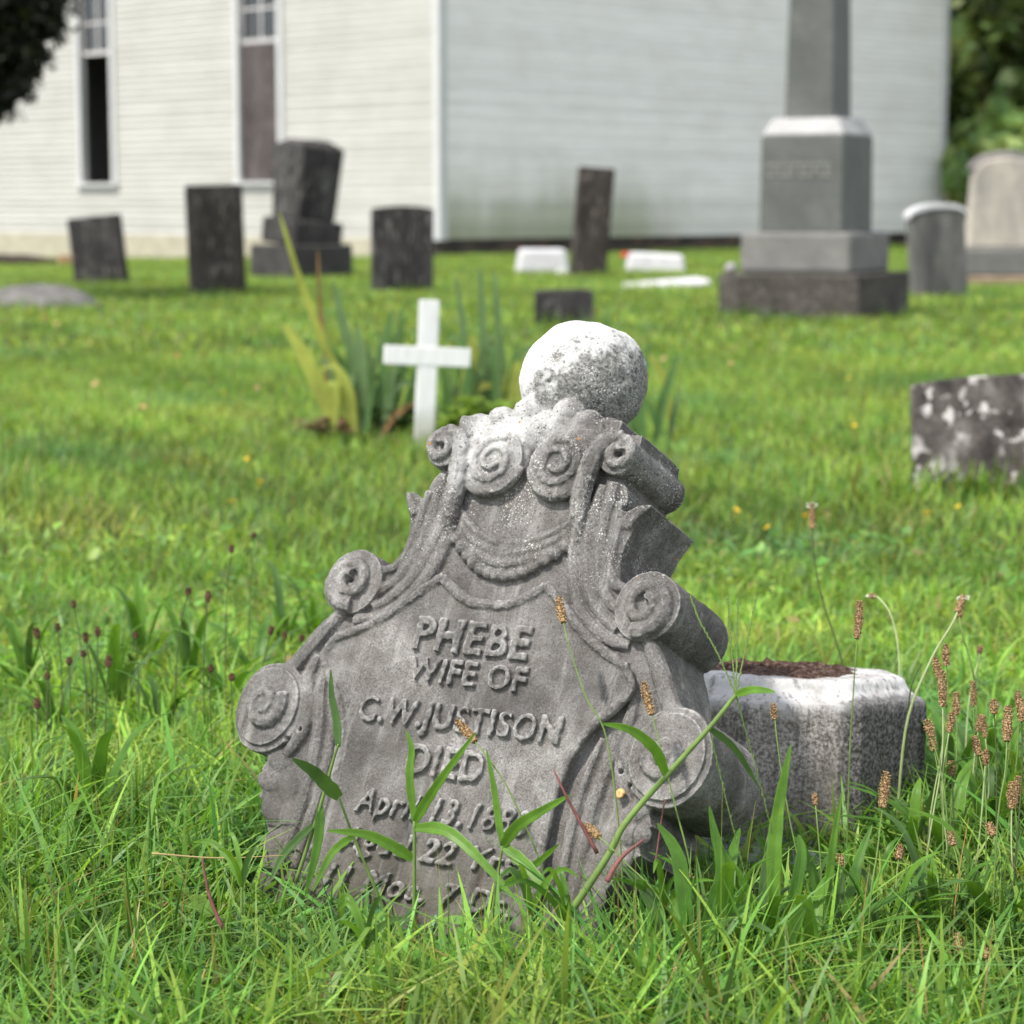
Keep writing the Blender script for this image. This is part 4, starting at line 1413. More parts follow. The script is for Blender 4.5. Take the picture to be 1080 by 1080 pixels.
seed_stalk([(895, 740), (886, 690), (868, 635), (859, 590), (857, 556)], 3.75, 'tall single stalk with pale tipped seed head rising behind the plinth block', (.045, .0062), False, M_DARKSTEM, None, .0017, True)
seed_stalk([(893, 905), (896, 800), (901, 715), (904, 672)], 2.9, 'long tan seed head standing right of the plinth mortar bed', (.052, .0056))
seed_stalk([(948, 760), (948, 690), (940, 650), (928, 632), (922, 629)], 3.3, 'drooping pale seed head on a white hooked stem behind the plinth block', (.018, .0042), False, M_PALESTEM, None, .0018, True, None)
seed_stalk([(955, 770), (980, 700), (1003, 660), (1010, 645)], 3.1, 'seed head with white anthers on a pale S curved stem near the right edge', (.040, .0056), False, M_PALESTEM, None, .0019, True)
seed_stalk([(1030, 800), (1028, 720), (1014, 665), (1012, 650)], 3.15, 'slanting tan seed head tucked beside the one with white anthers', (.034, .0048), False, M_STEM, None, .0016)
seed_stalk([(1018, 800), (1022, 740), (1031, 700), (1033, 688)], 3.2, 'short upright brown seed head near the right edge on a pale straight stem', (.020, .0045), False, M_PALESTEM, None, .0014)
for (a, b, hx, hy, L, rr, Yd) in ((1003, 820, 1009, 752, .03, .0052, 2.9), (1066, 820, 1074, 745, .024, .0046, 3.0), (1000, 850, 982, 775, .022, .006, 2.7), (1052, 830, 1062, 780, .045, .006, 2.6), (1040, 845, 1032, 795, .026, .005, 2.75),
                                  (995, 870, 985, 790, .02, .005, 2.8), (1055, 900, 1048, 880, .02, .0055, 2.6), (1012, 930, 1005, 890, .018, .005, 2.6)):
    seed_stalk([(a, b + 40), ((a + hx) / 2 + 3, (b + hy) / 2 + 10), (hx, hy)], Yd, 'tan seed head clustered right of the plinth block', (L, rr), False, None, 'tan seed heads right of the plinth block')
for (hx, hy, L, rr, Yd) in ((715, 1032, .028, .0055, 2.35), (660, 1058, .03, .006, 2.35), (898, 1030, .026, .0075, 2.4), (1012, 1003, .024, .0055, 2.4), (727, 938, .022, .0055, 2.5), (860, 992, .016, .005, 2.45), (948, 905, .02, .005, 2.55),
                            (887, 912, .016, .0042, 2.55), (950, 1065, .018, .0055, 2.38), (880, 1075, .018, .005, 2.36), (789, 955, .02, .007, 2.5), (1040, 1010, .02, .005, 2.4)):
    seed_stalk([(hx + random.uniform(-15, 15), hy + 70), (hx + random.uniform(-4, 4), hy + 25), (hx, hy)], Yd, 'tan seed head low in the front grass below the plinth block', (L, rr), False, None, 'tan seed heads low in the front grass')
for (hx, hy, fx, L, rr, Yd) in ((78, 640, 95, .014, .0042, 3.75), (198, 626, 185, .012, .0045, 3.6), (219, 634, 215, .019, .0048, 3.55), (40, 672, 55, .018, .0052, 3.5), (61, 664, 66, .012, .004, 3.6), (91, 676, 98, .016, .0045, 3.55), (103, 670, 100, .016, .0045, 3.55),
                                (114, 702, 110, .018, .0055, 3.4), (88, 692, 90, .011, .004, 3.5), (73, 700, 78, .012, .0045, 3.5), (285, 668, 273, .014, .0045, 3.6), (300, 672, 296, .012, .004, 3.7), (244, 717, 252, .012, .0045, 3.4), (39, 746, 44, .016, .005, 3.25),
                                (244, 582, 238, .014, .004, 3.9), (222, 708, 226, .012, .0042, 3.4), (143, 672, 146, .01, .004, 3.6), (50, 715, 55, .01, .004, 3.4), (318, 676, 322, .012, .004, 3.7), (268, 566, 262, .01, .004, 4.2)):
    seed_stalk([(fx, hy + 110), ((fx + hx) / 2 + random.uniform(-4, 4), hy + 45), (hx, hy)], Yd, 'small dark brown seed head in the grass left of the toppled monument', (L, rr), True, None, 'dark seed heads left of the monument', .0012)

for k in range(14):
    hx = random.uniform(965, 1078); hy = random.uniform(690, 860)
    seed_stalk([(hx + random.uniform(-30, 12), hy + 150), (hx + random.uniform(-8, 6), hy + 60), (hx, hy)], random.uniform(2.55, 3.1), 'tan seed head clustered right of the plinth block', (random.uniform(.018, .045), random.uniform(.0042, .0058)), False, random.choice((None, M_PALESTEM, M_DARKSTEM)), 'tan seed heads right of the plinth block', .0011)
# tall bare stalks near right and grass flower spikes
def bare_stalk(pts_px, Y, label, mat, sr=.0014, group=None, name='grass_culm', dz=.01):
    P = [at(a, b, Y + dz * i) for i, (a, b) in enumerate(pts_px)]
    foot = np.array([P[0][0], P[0][1], 0.0])
    path = catmull([tuple(p - foot) for p in P], 5)
    mb = MB(); mb.tube(path, [sr * (1.1 - .75 * i / len(path)) for i in range(len(path))], 6)
    o = mb.build(name, mat, None, True); o.location = foot
    tag(o, label, 'grass stalk', group)
    return o


bare_stalk([(955, 800), (960, 730), (972, 700)], 3.1, 'short dark bare stem standing behind the right corner of the plinth block', M_DARKSTEM, .0016)
bare_stalk([(6, 560), (4, 500), (2, 440)], 5.2, 'thin dark bare stem at the far left edge of the lawn', M_DARKSTEM, .0016)
bare_stalk([(45, 545), (45, 500), (44, 440)], 5.2, 'thin dark bare stem in the lawn a little in from the left edge', M_DARKSTEM, .0014)
bare_stalk([(700, 850), (690, 920)][::-1] + [(705, 845)], 2.5, 'thin reddish stem beside the right acanthus lobes', M_PURPLE, .0012)
bare_stalk([(640, 930), (655, 905), (680, 885)], 2.42, 'purple grass spike lying across the foot of the right scroll', M_PURPLE, .003)
bare_stalk([(630, 900), (600, 845), (584, 812)], 2.5, 'purple grass spike slanting across the tablet lower right edge', M_PURPLE, .0022)
bare_stalk([(235, 980), (221, 945), (213, 905)], 2.5, 'purple grass spike in the front grass left of the monument', M_PURPLE, .0025)
bare_stalk([(330, 1075), (345, 1040), (352, 1025)], 2.35, 'pinkish grass spike at the bottom left of the monument', M_PURPLE, .0025)
bare_stalk([(160, 900), (230, 905), (300, 902)], 2.6, 'dry straw stem lying across the front grass at left', mat_plain('straw', (.35, .27, .12), .8, .2), .0012)


# ------ crabgrass in front of the tablet
def crab(label, Y, stem_px, leaves, mat=0, sr=.0016, stem_mat=None, spikes=(), group=None):
    P0 = at(*stem_px[0], Y)
    foot = np.array([P0[0], P0[1], 0.0])
    root = thing('crabgrass', label, 'grass plant', foot, (0, 0, 0), group)
    P = [at(a, b, Y) - foot for a, b in stem_px]
    path = catmull([tuple(p) for p in P], 6)
    mb = MB(); mb.tube(path, [sr * (1.1 - .5 * i / len(path)) for i in range(len(path))], 7); mb.build('stem', stem_mat or M_STEM, root, True)
    for (pts, wpx, dy) in leaves:
        w = wpx / (F / Y)
        Q = []
        for i, (a, b) in enumerate(pts):
            t = i / (len(pts) - 1)
            Q.append(tuple(at(a, b, Y + dy * t) - foot))
        mb = MB(); leaf_ribbon(mb, Q, w, .22, 18); mb.build('leaf', M_PLANT[mat if random.random() < .7 else (mat + 1) % 3], root, True)
    for pts in spikes:
        Q = [tuple(at(a, b, Y + .01 * i) - foot) for i, (a, b) in enumerate(pts)]
        pa = catmull(Q, 6)
        mb = MB(); mb.tube(pa, [.0007] * len(pa), 5)
        for i in range(len(pa) - 1):
            for k in range(2):
                c = Vector(pa[i]).lerp(Vector(pa[i + 1]), k / 2)
                mb.ell(c + Vector((random.uniform(-1, 1), 0, 0)) * .001, (.0009, .0009, .0022), 5, 4)
        mb.build('seed_spike', M_STEM, root)
    return root


crab('upright crabgrass with a V of bright blades in front of the middle of the tablet', 2.60, [(437, 985), (437, 930), (437, 866)],
     [([(437, 866), (432, 820), (434, 790), (428, 770)], 9, .02), ([(437, 868), (450, 845), (470, 815), (502, 772)], 11, -.03), ([(435, 906), (415, 893), (385, 880), (345, 876)], 13, -.02), ([(437, 873), (470, 876), (505, 905), (545, 950)], 13, -.09)], 1, .0028)
crab('leaning crabgrass stem with one broad blade across the left edge of the tablet', 2.62, [(415, 985), (395, 935), (372, 880), (358, 842)],
     [([(358, 841), (345, 828), (328, 812), (308, 800)], 16, -.05), ([(372, 882), (350, 900), (330, 940)], 9, -.03)], 1, .0022)
crab('tall slender blades standing along the left groove of the tablet', 2.68, [(312, 930), (335, 860), (352, 800), (357, 785)],
     [([(357, 788), (355, 760), (350, 735), (349, 706)], 9, .02), ([(330, 870), (300, 900), (285, 930)], 9, -.05), ([(338, 850), (335, 890), (322, 945)], 11, -.02)], 2, .0024)
crab('crabgrass with a red tipped blade and a wide side blade at the tablet lower right', 2.56, [(515, 990), (522, 945), (530, 892)],
     [([(530, 892), (525, 860), (520, 825), (513, 790)], 8, .02), ([(530, 893), (545, 872), (570, 856), (602, 838)], 13, -.04), ([(532, 893), (552, 910), (570, 930), (580, 950)], 14, -.07), ([(524, 940), (560, 915), (590, 890)], 9, -.05)], 1, .0022)
crab('thick crabgrass runner slanting up across the low right scroll with feathery spikes', 2.50, [(600, 965), (640, 905), (660, 868), (703, 818), (748, 768), (776, 733)],
     [([(703, 818), (690, 790), (665, 770), (634, 763)], 12, -.04), ([(776, 733), (790, 728), (805, 728), (818, 730)], 9, -.03), ([(748, 768), (775, 790), (800, 830)], 8, .03)], 1, .0042, None,
     [[(776, 733), (757, 690), (738, 655), (728, 628)], [(776, 733), (772, 690), (768, 640), (766, 630)], [(776, 733), (777, 690), (778, 630)], [(776, 733), (785, 690), (798, 630)], [(748, 768), (765, 840), (785, 920)], [(776, 733), (800, 820), (815, 880)]])
for (px, py, sc) in ((560, 965, 1.0), (600, 985, 1.2), (700, 960, 1.1), (385, 1000, 1.0), (255, 935, 1.0)):
    Yd = 2.5 if py < 990 else 2.42
    lv = []
    for k in range(5):
        dx = random.uniform(-60, 60) * sc; up = random.uniform(28, 62) * sc
        lv.append(([(px, py), (px + dx * .25, py - up * .6), (px + dx * .65, py - up * .95), (px + dx, py - up * random.uniform(.7, 1.1))], random.uniform(4, 8), random.uniform(-.08, .05)))
    crab('low tuft of bright crabgrass blades at the foot of the toppled monument', Yd, [(px, py + 30), (px, py)], lv, random.choice((0, 1)), .002, None, (), 'crabgrass tufts at the foot of the monument')

# ------ plantain rosettes with long ribbed leaves
def plantain_mesh(nl, seed, L0):
    r = random.Random(seed)
    meshes = []
    for k in range(nl):
        a = k * 2.4 + r.uniform(-.3, .3)
        L = L0 * r.uniform(.6, 1.1); up = r.uniform(.55, .98)
        ca, sa = math.cos(a), math.sin(a)
        hor = L * math.sqrt(1 - min(.98, up) ** 2 + .02)
        pts = [(0, 0, 0), (ca * hor * .22, sa * hor * .22, L * up * .45), (ca * hor * .6, sa * hor * .6, L * up * .85), (ca * hor * 1.15, sa * hor * 1.15, L * up * .98)]
        mb = MB(); leaf_ribbon(mb, pts, L * r.uniform(.085, .13), .3, 15, 0, (-ca, -sa, .6), 'lance')
        meshes.append((mb, r.randrange(3)))
    return meshes


PROTO = []
PLG = 'ribwort plantain plants in the grass'


def plantain(px, py, kind, rz, sc, label, group=PLG):
    g = ground(px, py)
    while len(PROTO) <= kind:
        PROTO.append(None)
    if PROTO[kind] is None:
        root = thing('plantain_plant', label, 'plant', g, (0, 0, rz), group)
        for mb, mi in plantain_mesh(7 + kind, 20 + kind, .17):
            mb.build('leaf', M_PLANT[mi], root, True)
        PROTO[kind] = root
    else:
        src = PROTO[kind]
        root = src.copy(); COL.objects.link(root)
        for ch in src.children:
            c = ch.copy(); COL.objects.link(c); c.parent = root
        root.location = g; root.rotation_euler = (0, 0, rz)
        root['label'] = label
        if group: root['group'] = group
    root.scale = (sc, sc, sc)
    return root


spots_r = [(745, 990), (780, 975), (815, 960), (850, 985), (700, 985), (885, 965), (925, 960), (960, 935), (1000, 940), (1040, 920), (1075, 900), (800, 1050), (850, 1060), (930, 1040), (760, 1060), (985, 1020), (1050, 1010), (1000, 880), (1040, 860), (1070, 850)]
for i, (px, py) in enumerate(spots_r):
    plantain(px, py, i % 4, random.uniform(0, 6.28), random.uniform(.55, .75) if py < 1000 and px < 930 else random.uniform(.95, 1.3), 'broad ribbed plantain leaves in the grass below the plinth block', 'plantain plants below the plinth block')
def tall_plantain(label, px, py, Yd, lv):
    foot = np.array([at(px, py, Yd)[0], Yd, 0.0])
    root = thing('plantain_plant', label, 'plant', foot, (0, 0, 0), PLG)
    for pts, wpx, mi in lv:
        Q = [tuple(at(a, b, Yd + .012 * i) - foot) for i, (a, b) in enumerate(pts)]
        mb = MB(); leaf_ribbon(mb, Q, .8 * wpx / (F / Yd), .25, 18, 0, (random.uniform(-.5, .5), -1, .2), 'lance'); mb.build('leaf', M_PLANT[mi], root, True)


tall_plantain('plantain with one tall upright leaf before the left half of the plinth block', 820, 930, 2.52, [([(818, 985), (816, 920), (820, 860), (834, 785)], 23, 1), ([(812, 990), (780, 930), (760, 900), (748, 850)], 22, 0), ([(822, 990), (838, 940), (845, 900), (842, 880)], 20, 0)])
tall_plantain('plantain with narrow pointed leaves before the middle of the plinth block', 875, 950, 2.55, [([(872, 985), (874, 930), (880, 880), (888, 835)], 13, 1), ([(868, 985), (862, 940), (852, 905), (838, 882)], 15, 0), ([(885, 985), (900, 930), (908, 900), (920, 870)], 16, 0), ([(880, 985), (884, 950), (890, 920)], 17, 2)])
tall_plantain('plantain with broad arching leaves between the monument and the plinth block', 735, 950, 2.45, [([(728, 1010), (722, 950), (714, 900), (693, 868)], 24, 0), ([(735, 1010), (752, 950), (760, 920), (752, 865)], 20, 0), ([(722, 1010), (700, 980), (680, 940), (655, 912)], 20, 2), ([(720, 1005), (718, 960), (722, 930)], 22, 1), ([(745, 1010), (770, 970), (790, 950)], 20, 0)])
tall_plantain('plantain with glossy leaves at the lower right front corner', 830, 1040, 2.38, [([(820, 1085), (815, 1030), (832, 985), (850, 955)], 34, 1), ([(850, 1085), (870, 1040), (900, 1010), (935, 1000)], 28, 0), ([(800, 1085), (775, 1050), (760, 1030), (735, 1020)], 26, 0), ([(885, 1085), (890, 1050), (893, 1030)], 30, 1)])
spots_l = [(240, 760), (200, 740), (120, 770), (60, 790), (270, 730), (170, 800), (100, 900), (300, 700), (20, 860), (30, 740), (150, 720), (330, 690), (60, 960)]
for i, (px, py) in enumerate(spots_l):
    plantain(px, py, i % 4, random.uniform(0, 6.28), random.uniform(.85, 1.25), 'ribbed plantain leaves in the grass left of the toppled monument', 'plantain plants left of the monument')

# ------ iris clumps around the cross
M_IRIS = [mat_leaf('iris_green', (.085, .17, .045), None, .3, .45, .2, 8), mat_leaf('iris_bluegreen', (.12, .195, .075), None, .3, .45, .2, 8), mat_leaf('iris_yellow', (.33, .37, .075), None, .45, .5, .3, 8), mat_leaf('iris_brown', (.22, .13, .05), None, .2, .7, .3, 8)]


def iris(label, basepx, Y, leaves, extra=22):
    leaves = list(leaves)
    for k in range(extra):
        bx_ = basepx[0] + random.uniform(-32, 32); hh = random.uniform(50, 120); dx = random.uniform(-22, 22)
        leaves.append(([(bx_, basepx[1]), (bx_ + dx * .3, basepx[1] - hh * .5), (bx_ + dx, basepx[1] - hh)] if random.random() < .6 else
                       [(bx_, basepx[1]), (bx_ + dx * .4, basepx[1] - hh * .55), (bx_ + dx * 1.3, basepx[1] - hh * .8), (bx_ + dx * 2.4, basepx[1] - hh * .72)], random.uniform(5, 10), random.choice((0, 0, 1, 1, 2)), random.uniform(-.15, .2)))
    foot = ground(*basepx)
    foot = np.array([at(*basepx, Y)[0], Y, 0.0])
    root = thing('iris_plant', label, 'plant', foot, (0, 0, 0), 'iris clumps by the white cross')
    for (pts, wpx, mi, dy) in leaves:
        Q = [tuple(at(a, b, Y + dy + .015 * i) - foot) for i, (a, b) in enumerate(pts)]
        mb = MB(); leaf_ribbon(mb, Q, 1.05 * wpx / (F / Y), .25, 14); mb.build('leaf', M_IRIS[mi], root, True)


iris('tall iris clump with yellowing bent blades left of the white cross', (380, 458), 8.7,
     [([(400, 458), (352, 385), (318, 300), (294, 222)], 9, 2, 0), ([(362, 458), (340, 415), (318, 370), (298, 340)], 17, 2, -.1), ([(358, 445), (346, 400), (338, 330), (335, 262)], 6, 3, .1), ([(405, 458), (380, 400), (362, 340), (351, 295)], 13, 1, .05),
      ([(385, 460), (382, 410), (380, 370), (376, 345)], 13, 1, -.05), ([(372, 460), (368, 420), (360, 390)], 12, 2, -.12), ([(410, 455), (408, 400), (410, 350), (413, 325)], 9, 0, .1), ([(398, 458), (402, 420), (405, 385), (400, 355)], 12, 0, .0),
      ([(395, 460), (415, 425), (425, 395), (428, 380)], 11, 0, .12), ([(412, 455), (420, 390), (424, 340), (425, 320)], 7, 0, .2), ([(388, 455), (370, 400), (352, 372), (340, 350)], 10, 0, .15), ([(420, 455), (432, 420), (438, 385)], 10, 0, .2),
      ([(400, 464), (415, 440), (432, 428), (440, 426)], 7, 3, -.05), ([(375, 462), (362, 445), (350, 440), (342, 448)], 8, 3, -.1), ([(395, 458), (392, 410), (388, 360)], 12, 1, .1)])
iris('pale blue green iris blades standing right of the white cross', (510, 450), 9.0,
     [([(520, 450), (512, 380), (508, 320), (506, 280)], 10, 1, 0), ([(530, 450), (528, 380), (524, 320), (522, 285)], 9, 1, .1), ([(500, 450), (494, 400), (488, 340), (480, 290)], 10, 1, .05), ([(492, 445), (486, 400), (480, 360)], 9, 0, .1), ([(535, 450), (540, 400), (546, 360)], 10, 0, -.05), ([(512, 450), (506, 410), (500, 380)], 12, 0, .1), ([(470, 450), (470, 410), (466, 370)], 9, 0, .1), ([(543, 440), (544, 410), (545, 380)], 15, 2, -.1)])
iris('dark iris blades standing behind the ball finial', (690, 470), 8.4, extra=2, leaves=
     [([(680, 470), (676, 430), (680, 390), (684, 358)], 9, 0, 0), ([(692, 470), (698, 430), (708, 395), (716, 372)], 10, 0, .05), ([(700, 470), (690, 440), (682, 420)], 9, 0, .1), ([(672, 470), (668, 440), (660, 410)], 9, 0, .1), ([(705, 468), (712, 430), (720, 410)], 7, 1, .1)])

# leafy weed right of the cross
def weed(label, basepx, Y, n, spread, hgt, mats, lw=.03, name='leafy_weed', group=None):
    foot = np.array([at(*basepx, Y)[0], Y, 0.0])
    root = thing(name, label, 'plant', foot, (0, 0, 0), group)
    mbs = MB(); mbl = MB()
    for k in range(n):
        a = k * 2.4; rr = spread * math.sqrt((k + .5) / n)
        tip = Vector((rr * math.cos(a), rr * math.sin(a) * .6, hgt * random.uniform(.5, 1)))
        mbs.tube([(0, 0, 0), tip * .5 + Vector((0, 0, .03)), tip], [.004, .003, .002], 5)
        for q in range(4):
            b = random.uniform(0, 6.28)
            d = Vector((math.cos(b), math.sin(b), random.uniform(-.2, .5)))
            p0 = tip * random.uniform(.6, 1)
            leaf_ribbon(mbl, [p0, p0 + d * lw * .8 + Vector((0, 0, .008)), p0 + d * lw * 1.7], lw, .2, 6, 0, (0, 0, 1), 'lance')
    mbs.build('stem', M_STEM, root, True); mbl.build('foliage', mats, root, True)


weed('bright yellow green leafy weed between the cross and the ball finial', (512, 462), 8.3, 46, .20, .20, mat_leaf('yellowgreen_leaf', (.17, .27, .03), None, .4, .5, .25, 12), .04)
weed('reddish withered weed at the foot of the yellowing iris', (345, 462), 8.6, 14, .12, .10, mat_leaf('withered_leaf', (.22, .13, .08), None, .2, .7, .35, 12), .03)
weed('dark tussock of weeds under the white cross', (418, 468), 8.75, 22, .16, .14, mat_leaf('dark_weed_leaf', (.05, .10, .025), None, .3, .6, .3, 12), .04)

# small yellow flowers and fallen leaves
M_YEL = mat_plain('yellow_petal', (.75, .5, .03), .6, .1)
M_FALL = [mat_plain('tan_dead_leaf', (.42, .27, .12), .8, .25), mat_plain('orange_dead_leaf', (.34, .14, .05), .8, .25)]
yl = [(893, 395), (905, 447), (855, 548), (1020, 537), (890, 440), (268, 484), (268, 510), (252, 532), (470, 540), (237, 410), (100, 360), (980, 545), (820, 560), (768, 540)]
for i, (px, py) in enumerate(yl):
    g = ground(px, py + 12); mb = MB()
    for k in range(6):
        a = k * math.pi / 3
        mb.ell((.009 * math.cos(a), .009 * math.sin(a), .05), (.008, .005, .002), 8, 5, Matrix.Rotation(a, 3, 'Z'))
    mb.tube([(0, 0, 0), (0, .002, .05)], .0012, 5)
    o = mb.build('yellow_flower', M_YEL, None, True); o.location = g; o.scale = (.7, .7, 1); o.rotation_euler = (R(35), 0, random.uniform(0, 6))
    tag(o, 'tiny yellow flower dotting the lawn', 'flower', 'tiny yellow flowers dotting the lawn')
fl = [(173, 348, 0), (250, 322, 1), (187, 386, 1), (101, 418, 0), (150, 445, 0), (203, 460, 0), (47, 344, 1), (270, 422, 0), (60, 350, 0), (215, 385, 1), (770, 395, 0), (700, 390, 0), (835, 350, 0), (640, 520, 1)]
for i, (px, py, mi) in enumerate(fl):
    g = ground(px, py)
    mb = MB(); L = .026
    leaf_ribbon(mb, [(-L, 0, .0), (-L * .2, .0, .012), (L * .5, .004, .016), (L, 0, .006)], .028, .3, 8, 0, (0, 0, 1), 'lance')
    o = mb.build('fallen_leaf', M_FALL[mi], None, True); o.location = (g[0], g[1], .05); o.rotation_euler = (R(25), 0, random.uniform(0, 6))
    tag(o, ('tan' if mi == 0 else 'orange brown') + ' dead leaf lying on the lawn', 'leaf', ('tan' if mi == 0 else 'orange brown') + ' dead leaves on the lawn')

# snail on the low right scroll
u_, v_ = tomb_local(655, 838, .004)
mb = MB()
pa = []; ra = []
for i in range(40):
    t = i / 39; a = t * 3 * 2 * math.pi
    pa.append((.0045 * (1 - .8 * t) * math.cos(a), .0045 * (1 - .8 * t) * math.sin(a), .002 * t)); ra.append(.003 * (1 - .7 * t))
mb.tube(pa, ra, 8)
o = mb.build('snail_shell', mat_plain('tan_shell', (.5, .3, .12), .35, .2, 200), None, True)
P = TO + TX * u_ + TY * v_ + TZ * .006
o.matrix_world = Matrix.Translation(Vector(P)) @ TM.to_3x3().to_4x4()
tag(o, 'tiny tan snail shell stuck on the stone beside the low right scroll', 'snail')

# ================================================================== TREES
def quad_leaves(C, size, colr, seed=1, aspect=1.6):
    r = np.random.default_rng(seed)
    n = len(C)
    d = r.normal(size=(n, 3)); d /= np.linalg.norm(d, axis=1)[:, None]
    e = np.cross(d, r.normal(size=(n, 3))); e /= np.linalg.norm(e, axis=1)[:, None]
    s = size * r.uniform(.6, 1.4, (n, 1))
    V = np.stack([C - d * s * aspect * .5, C + e * s * .5, C + d * s * aspect * .5, C - e * s * .5], 1).reshape(-1, 3)
    Q = (np.arange(n) * 4)[:, None] + np.arange(4)[None, :]
    col = np.array(colr) * r.uniform(.55, 1.45, (n, 1)) * np.stack([r.uniform(.85, 1.25, n), np.ones(n), r.uniform(.7, 1.2, n)], 1)
    return V, Q, np.repeat(col, 4, 0)


M_TREE = mat_leaf('tree_foliage', attr='tint', trans=.35, rough=.55)
M_BARK = mat_stone('tree_bark', (.03, .025, .02), (.06, .05, .04), (.10, .085, .07), 6, 6, 0, bump=.6)


def deciduous(x, y, h, rad, seed, label, low=.12, n=13000, col=(.05, .085, .02), leaf=.30, group='trees beyond the churchyard'):
    r = np.random.default_rng(seed)
    root = thing('tree', label, 'tree', (x, y, -.1), (0, 0, 0), group)
    mb = MB()
    mb.tube([(0, 0, 0), (.1, 0, h * .3), (0, .1, h * .6), (0, 0, h * .88)], [.3, .24, .15, .05], 10)
    cl = []
    for k in range(34):
        zz = h * (low + (1 - low) * r.random() ** .85)
        t = (zz / h - low) / (1 - low)
        rr = rad * (math.sin(math.pi * min(1, .18 + .8 * t)) ** .6) * r.uniform(.35, 1)
        a = r.uniform(0, 6.28)
        cl.append((rr * math.cos(a), rr * math.sin(a), zz, rad * r.uniform(.22, .42)))
        mb.tube([(0, 0, max(.8, zz - rr * .6)), (rr * .5 * math.cos(a), rr * .5 * math.sin(a), zz - rr * .2), (rr * math.cos(a), rr * math.sin(a), zz)], [.09, .05, .02], 6)
    mb.build('trunk', M_BARK, root, True)
    P = []; tint = []
    for (a, b, c, q) in cl:
        m = n // len(cl)
        d = r.normal(size=(m, 3)); d /= np.linalg.norm(d, axis=1)[:, None]
        P.append(np.array([a, b, c]) + d * (q * r.random((m, 1)) ** .45) * np.array([1.1, 1.1, .75]))
        tint.append(np.full(m, r.uniform(.6, 1.6)))
    P = np.concatenate(P); tint = np.concatenate(tint)
    V, Q, C = quad_leaves(P, leaf, col, seed)
    C *= np.repeat(tint, 4)[:, None]
    link('crown', np_mesh('crown', V, Q, C), M_TREE, root)
    return root


tspec = [(12.6, 51, 11, 3.3), (12.0, 57, 10, 4.2), (15.6, 57, 11, 4.5), (9.6, 62, 12, 4.8), (19.5, 58, 11, 4.6), (13.6, 66, 14, 5.5), (24, 62, 12, 5), (18.5, 70, 14, 5.5), (7.5, 72, 13, 5), (11.5, 74, 14, 5.5)]
tl = ['leafy green tree standing closest to the right end of the church', 'dense dark green tree just past the right end of the church', 'bushy green tree behind the beige tablet', 'tree half hidden behind the right end of the church', 'green tree at the far right beyond the tablet', 'taller tree filling the gap behind the beige tablet', 'outermost green tree right of the churchyard', 'tall green tree in the second row at right', 'far tree behind the church', 'far tall tree behind the gap right of the church']
for i, ((x, y, h, r_), lb) in enumerate(zip(tspec, tl)):
    deciduous(x, y, h, r_, 40 + i, lb, .04, 11000, (.165, .245, .085), .34)


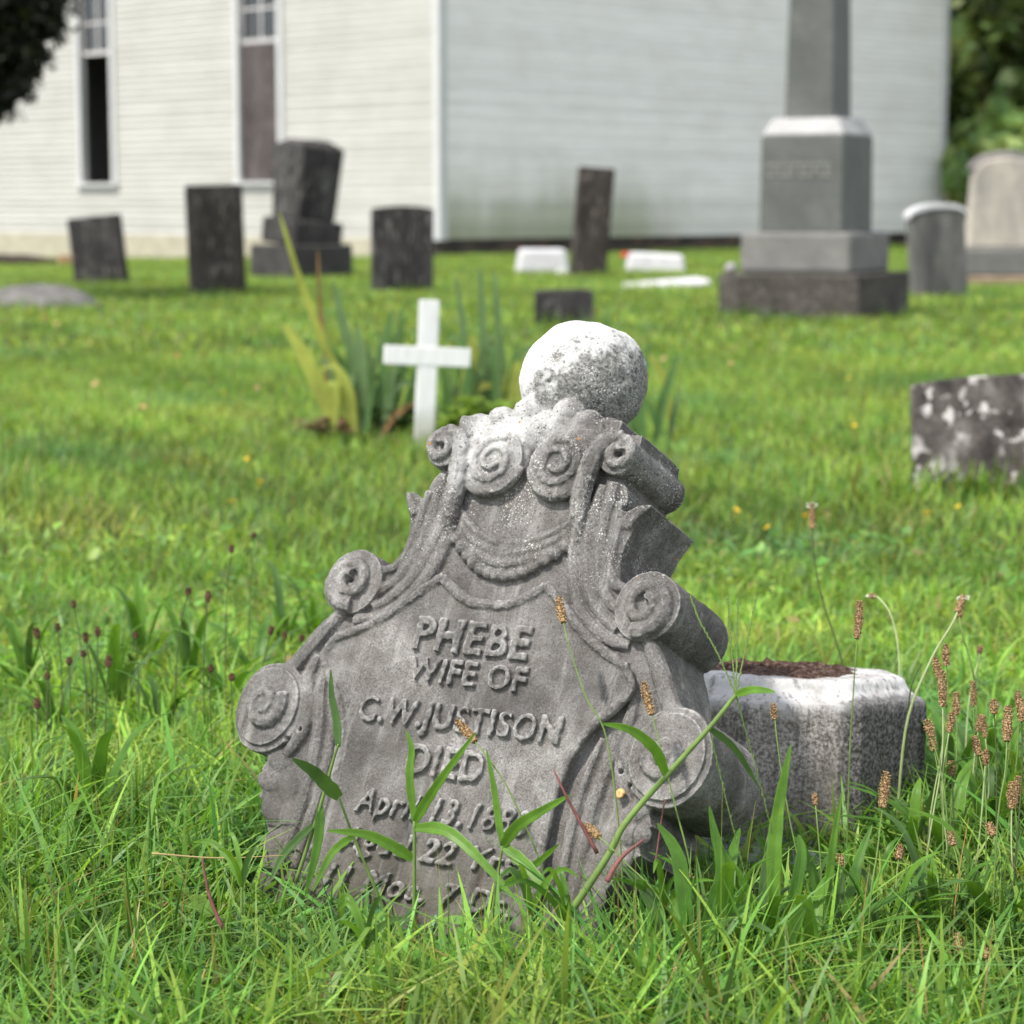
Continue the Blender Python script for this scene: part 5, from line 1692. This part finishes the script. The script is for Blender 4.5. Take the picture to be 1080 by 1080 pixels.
# dark cedar whose bough reaches in at the top left
def cedar():
    Y = 21.0
    r = np.random.default_rng(5)
    p = at(-150, 0, Y)
    root = thing('cedar_tree', 'dark evergreen with a drooping bough reaching in at the top left', 'tree', (p[0], Y, 0), (0, 0, 0))
    mb = MB(); mb.tube([(0, 0, -.1), (.03, 0, 2.5), (0, .05, 5), (0, 0, 7.5)], [.22, .18, .12, .03], 10)
    s = ppm((p[0], Y, 2.5))
    P = []
    tips = [at(70, -10, Y), at(74, -40, Y), at(58, 30, Y), at(40, 62, Y), at(22, 92, Y), at(5, 112, Y), at(-20, 108, Y), at(66, -90, Y), at(50, 5, Y), at(40, -150, Y), at(30, 40, Y), at(10, 70, Y), at(62, 10, Y), at(0, 40, Y), at(-10, 85, Y)]
    for k in range(46):
        if k < len(tips):
            tip = tips[k] - np.array([p[0], Y, 0])
        else:
            zz = r.uniform(2.0, 7.2); rr = 1.75 * (1 - (zz - 1.5) / 7.5) * r.uniform(.7, 1); a = r.uniform(0, 6.28)
            if math.cos(a) > .5 and zz < 3.2: rr *= .75
            tip = np.array([rr * math.cos(a), rr * math.sin(a), zz])
        b = np.array([0, 0, tip[2] + .35])
        mid = (b + tip) / 2 + np.array([0, 0, .12])
        mb.tube([b, mid, tip], [.035, .022, .008], 6)
        m = 1500
        t = r.uniform(.15, 1.0, (m, 1))
        c = (1 - t) ** 2 * b + 2 * t * (1 - t) * mid + t ** 2 * tip
        P.append(c + r.normal(size=(m, 3)) * np.array([.13, .16, .12]) * (1.15 - .5 * t))
    mb.build('trunk', M_BARK, root, True)
    P = np.concatenate(P)
    V, Q, C = quad_leaves(P, .05, (.016, .021, .011), 6, 3.0)  # needles near black: backlit shade put into their colour
    link('crown', np_mesh('crown', V, Q, C), M_TREE, root)


cedar()

# ================================================================== LIGHT, WORLD, CAMERA
SUN_EL, SUN_AZ = R(58), R(-126)        # azimuth of the sun measured from +Y towards +X
W = bpy.data.worlds.new('World'); S.world = W; W.use_nodes = True
nt = W.node_tree; nt.nodes.clear()
sky = nt.nodes.new('ShaderNodeTexSky'); sky.sky_type = 'NISHITA'; sky.sun_disc = False
sky.sun_elevation = SUN_EL; sky.sun_rotation = SUN_AZ
sky.air_density = 1.0; sky.dust_density = .8; sky.ozone_density = 1.0
bg = nt.nodes.new('ShaderNodeBackground'); bg.inputs[1].default_value = .14
wo = nt.nodes.new('ShaderNodeOutputWorld')
hs = nt.nodes.new('ShaderNodeHueSaturation'); hs.inputs['Saturation'].default_value = .32      # thin summer haze
nt.links.new(sky.outputs[0], hs.inputs['Color']); nt.links.new(hs.outputs[0], bg.inputs[0]); nt.links.new(bg.outputs[0], wo.inputs[0])
L = bpy.data.lights.new('sun', 'SUN'); L.energy = 2.2; L.angle = R(3.0); L.color = (1.0, .95, .87)
lo = bpy.data.objects.new('sun', L); COL.objects.link(lo)
tosun = Vector((math.sin(SUN_AZ) * math.cos(SUN_EL), math.cos(SUN_AZ) * math.cos(SUN_EL), math.sin(SUN_EL)))
lo.rotation_euler = tosun.to_track_quat('Z', 'Y').to_euler()

cam = bpy.data.cameras.new('camera')
cam.sensor_width = 36; cam.lens = 36 * F / 1080
cam.clip_start = .05; cam.clip_end = 1000
cam.dof.use_dof = True; cam.dof.focus_distance = 2.74; cam.dof.aperture_fstop = 5.8; cam.dof.aperture_blades = 7
co = bpy.data.objects.new('camera', cam); COL.objects.link(co)
co.location = CAMP
co.rotation_euler = (math.pi / 2 - PITCH, 0, 0)
S.camera = co
S.view_settings.view_transform = 'Standard'; S.view_settings.look = 'None'
S.view_settings.exposure = 1.25; S.view_settings.gamma = 1.0
try:
    S.cycles.use_denoising = True
    S.cycles.max_bounces = 8
    S.cycles.transparent_max_bounces = 8
except Exception:
    pass
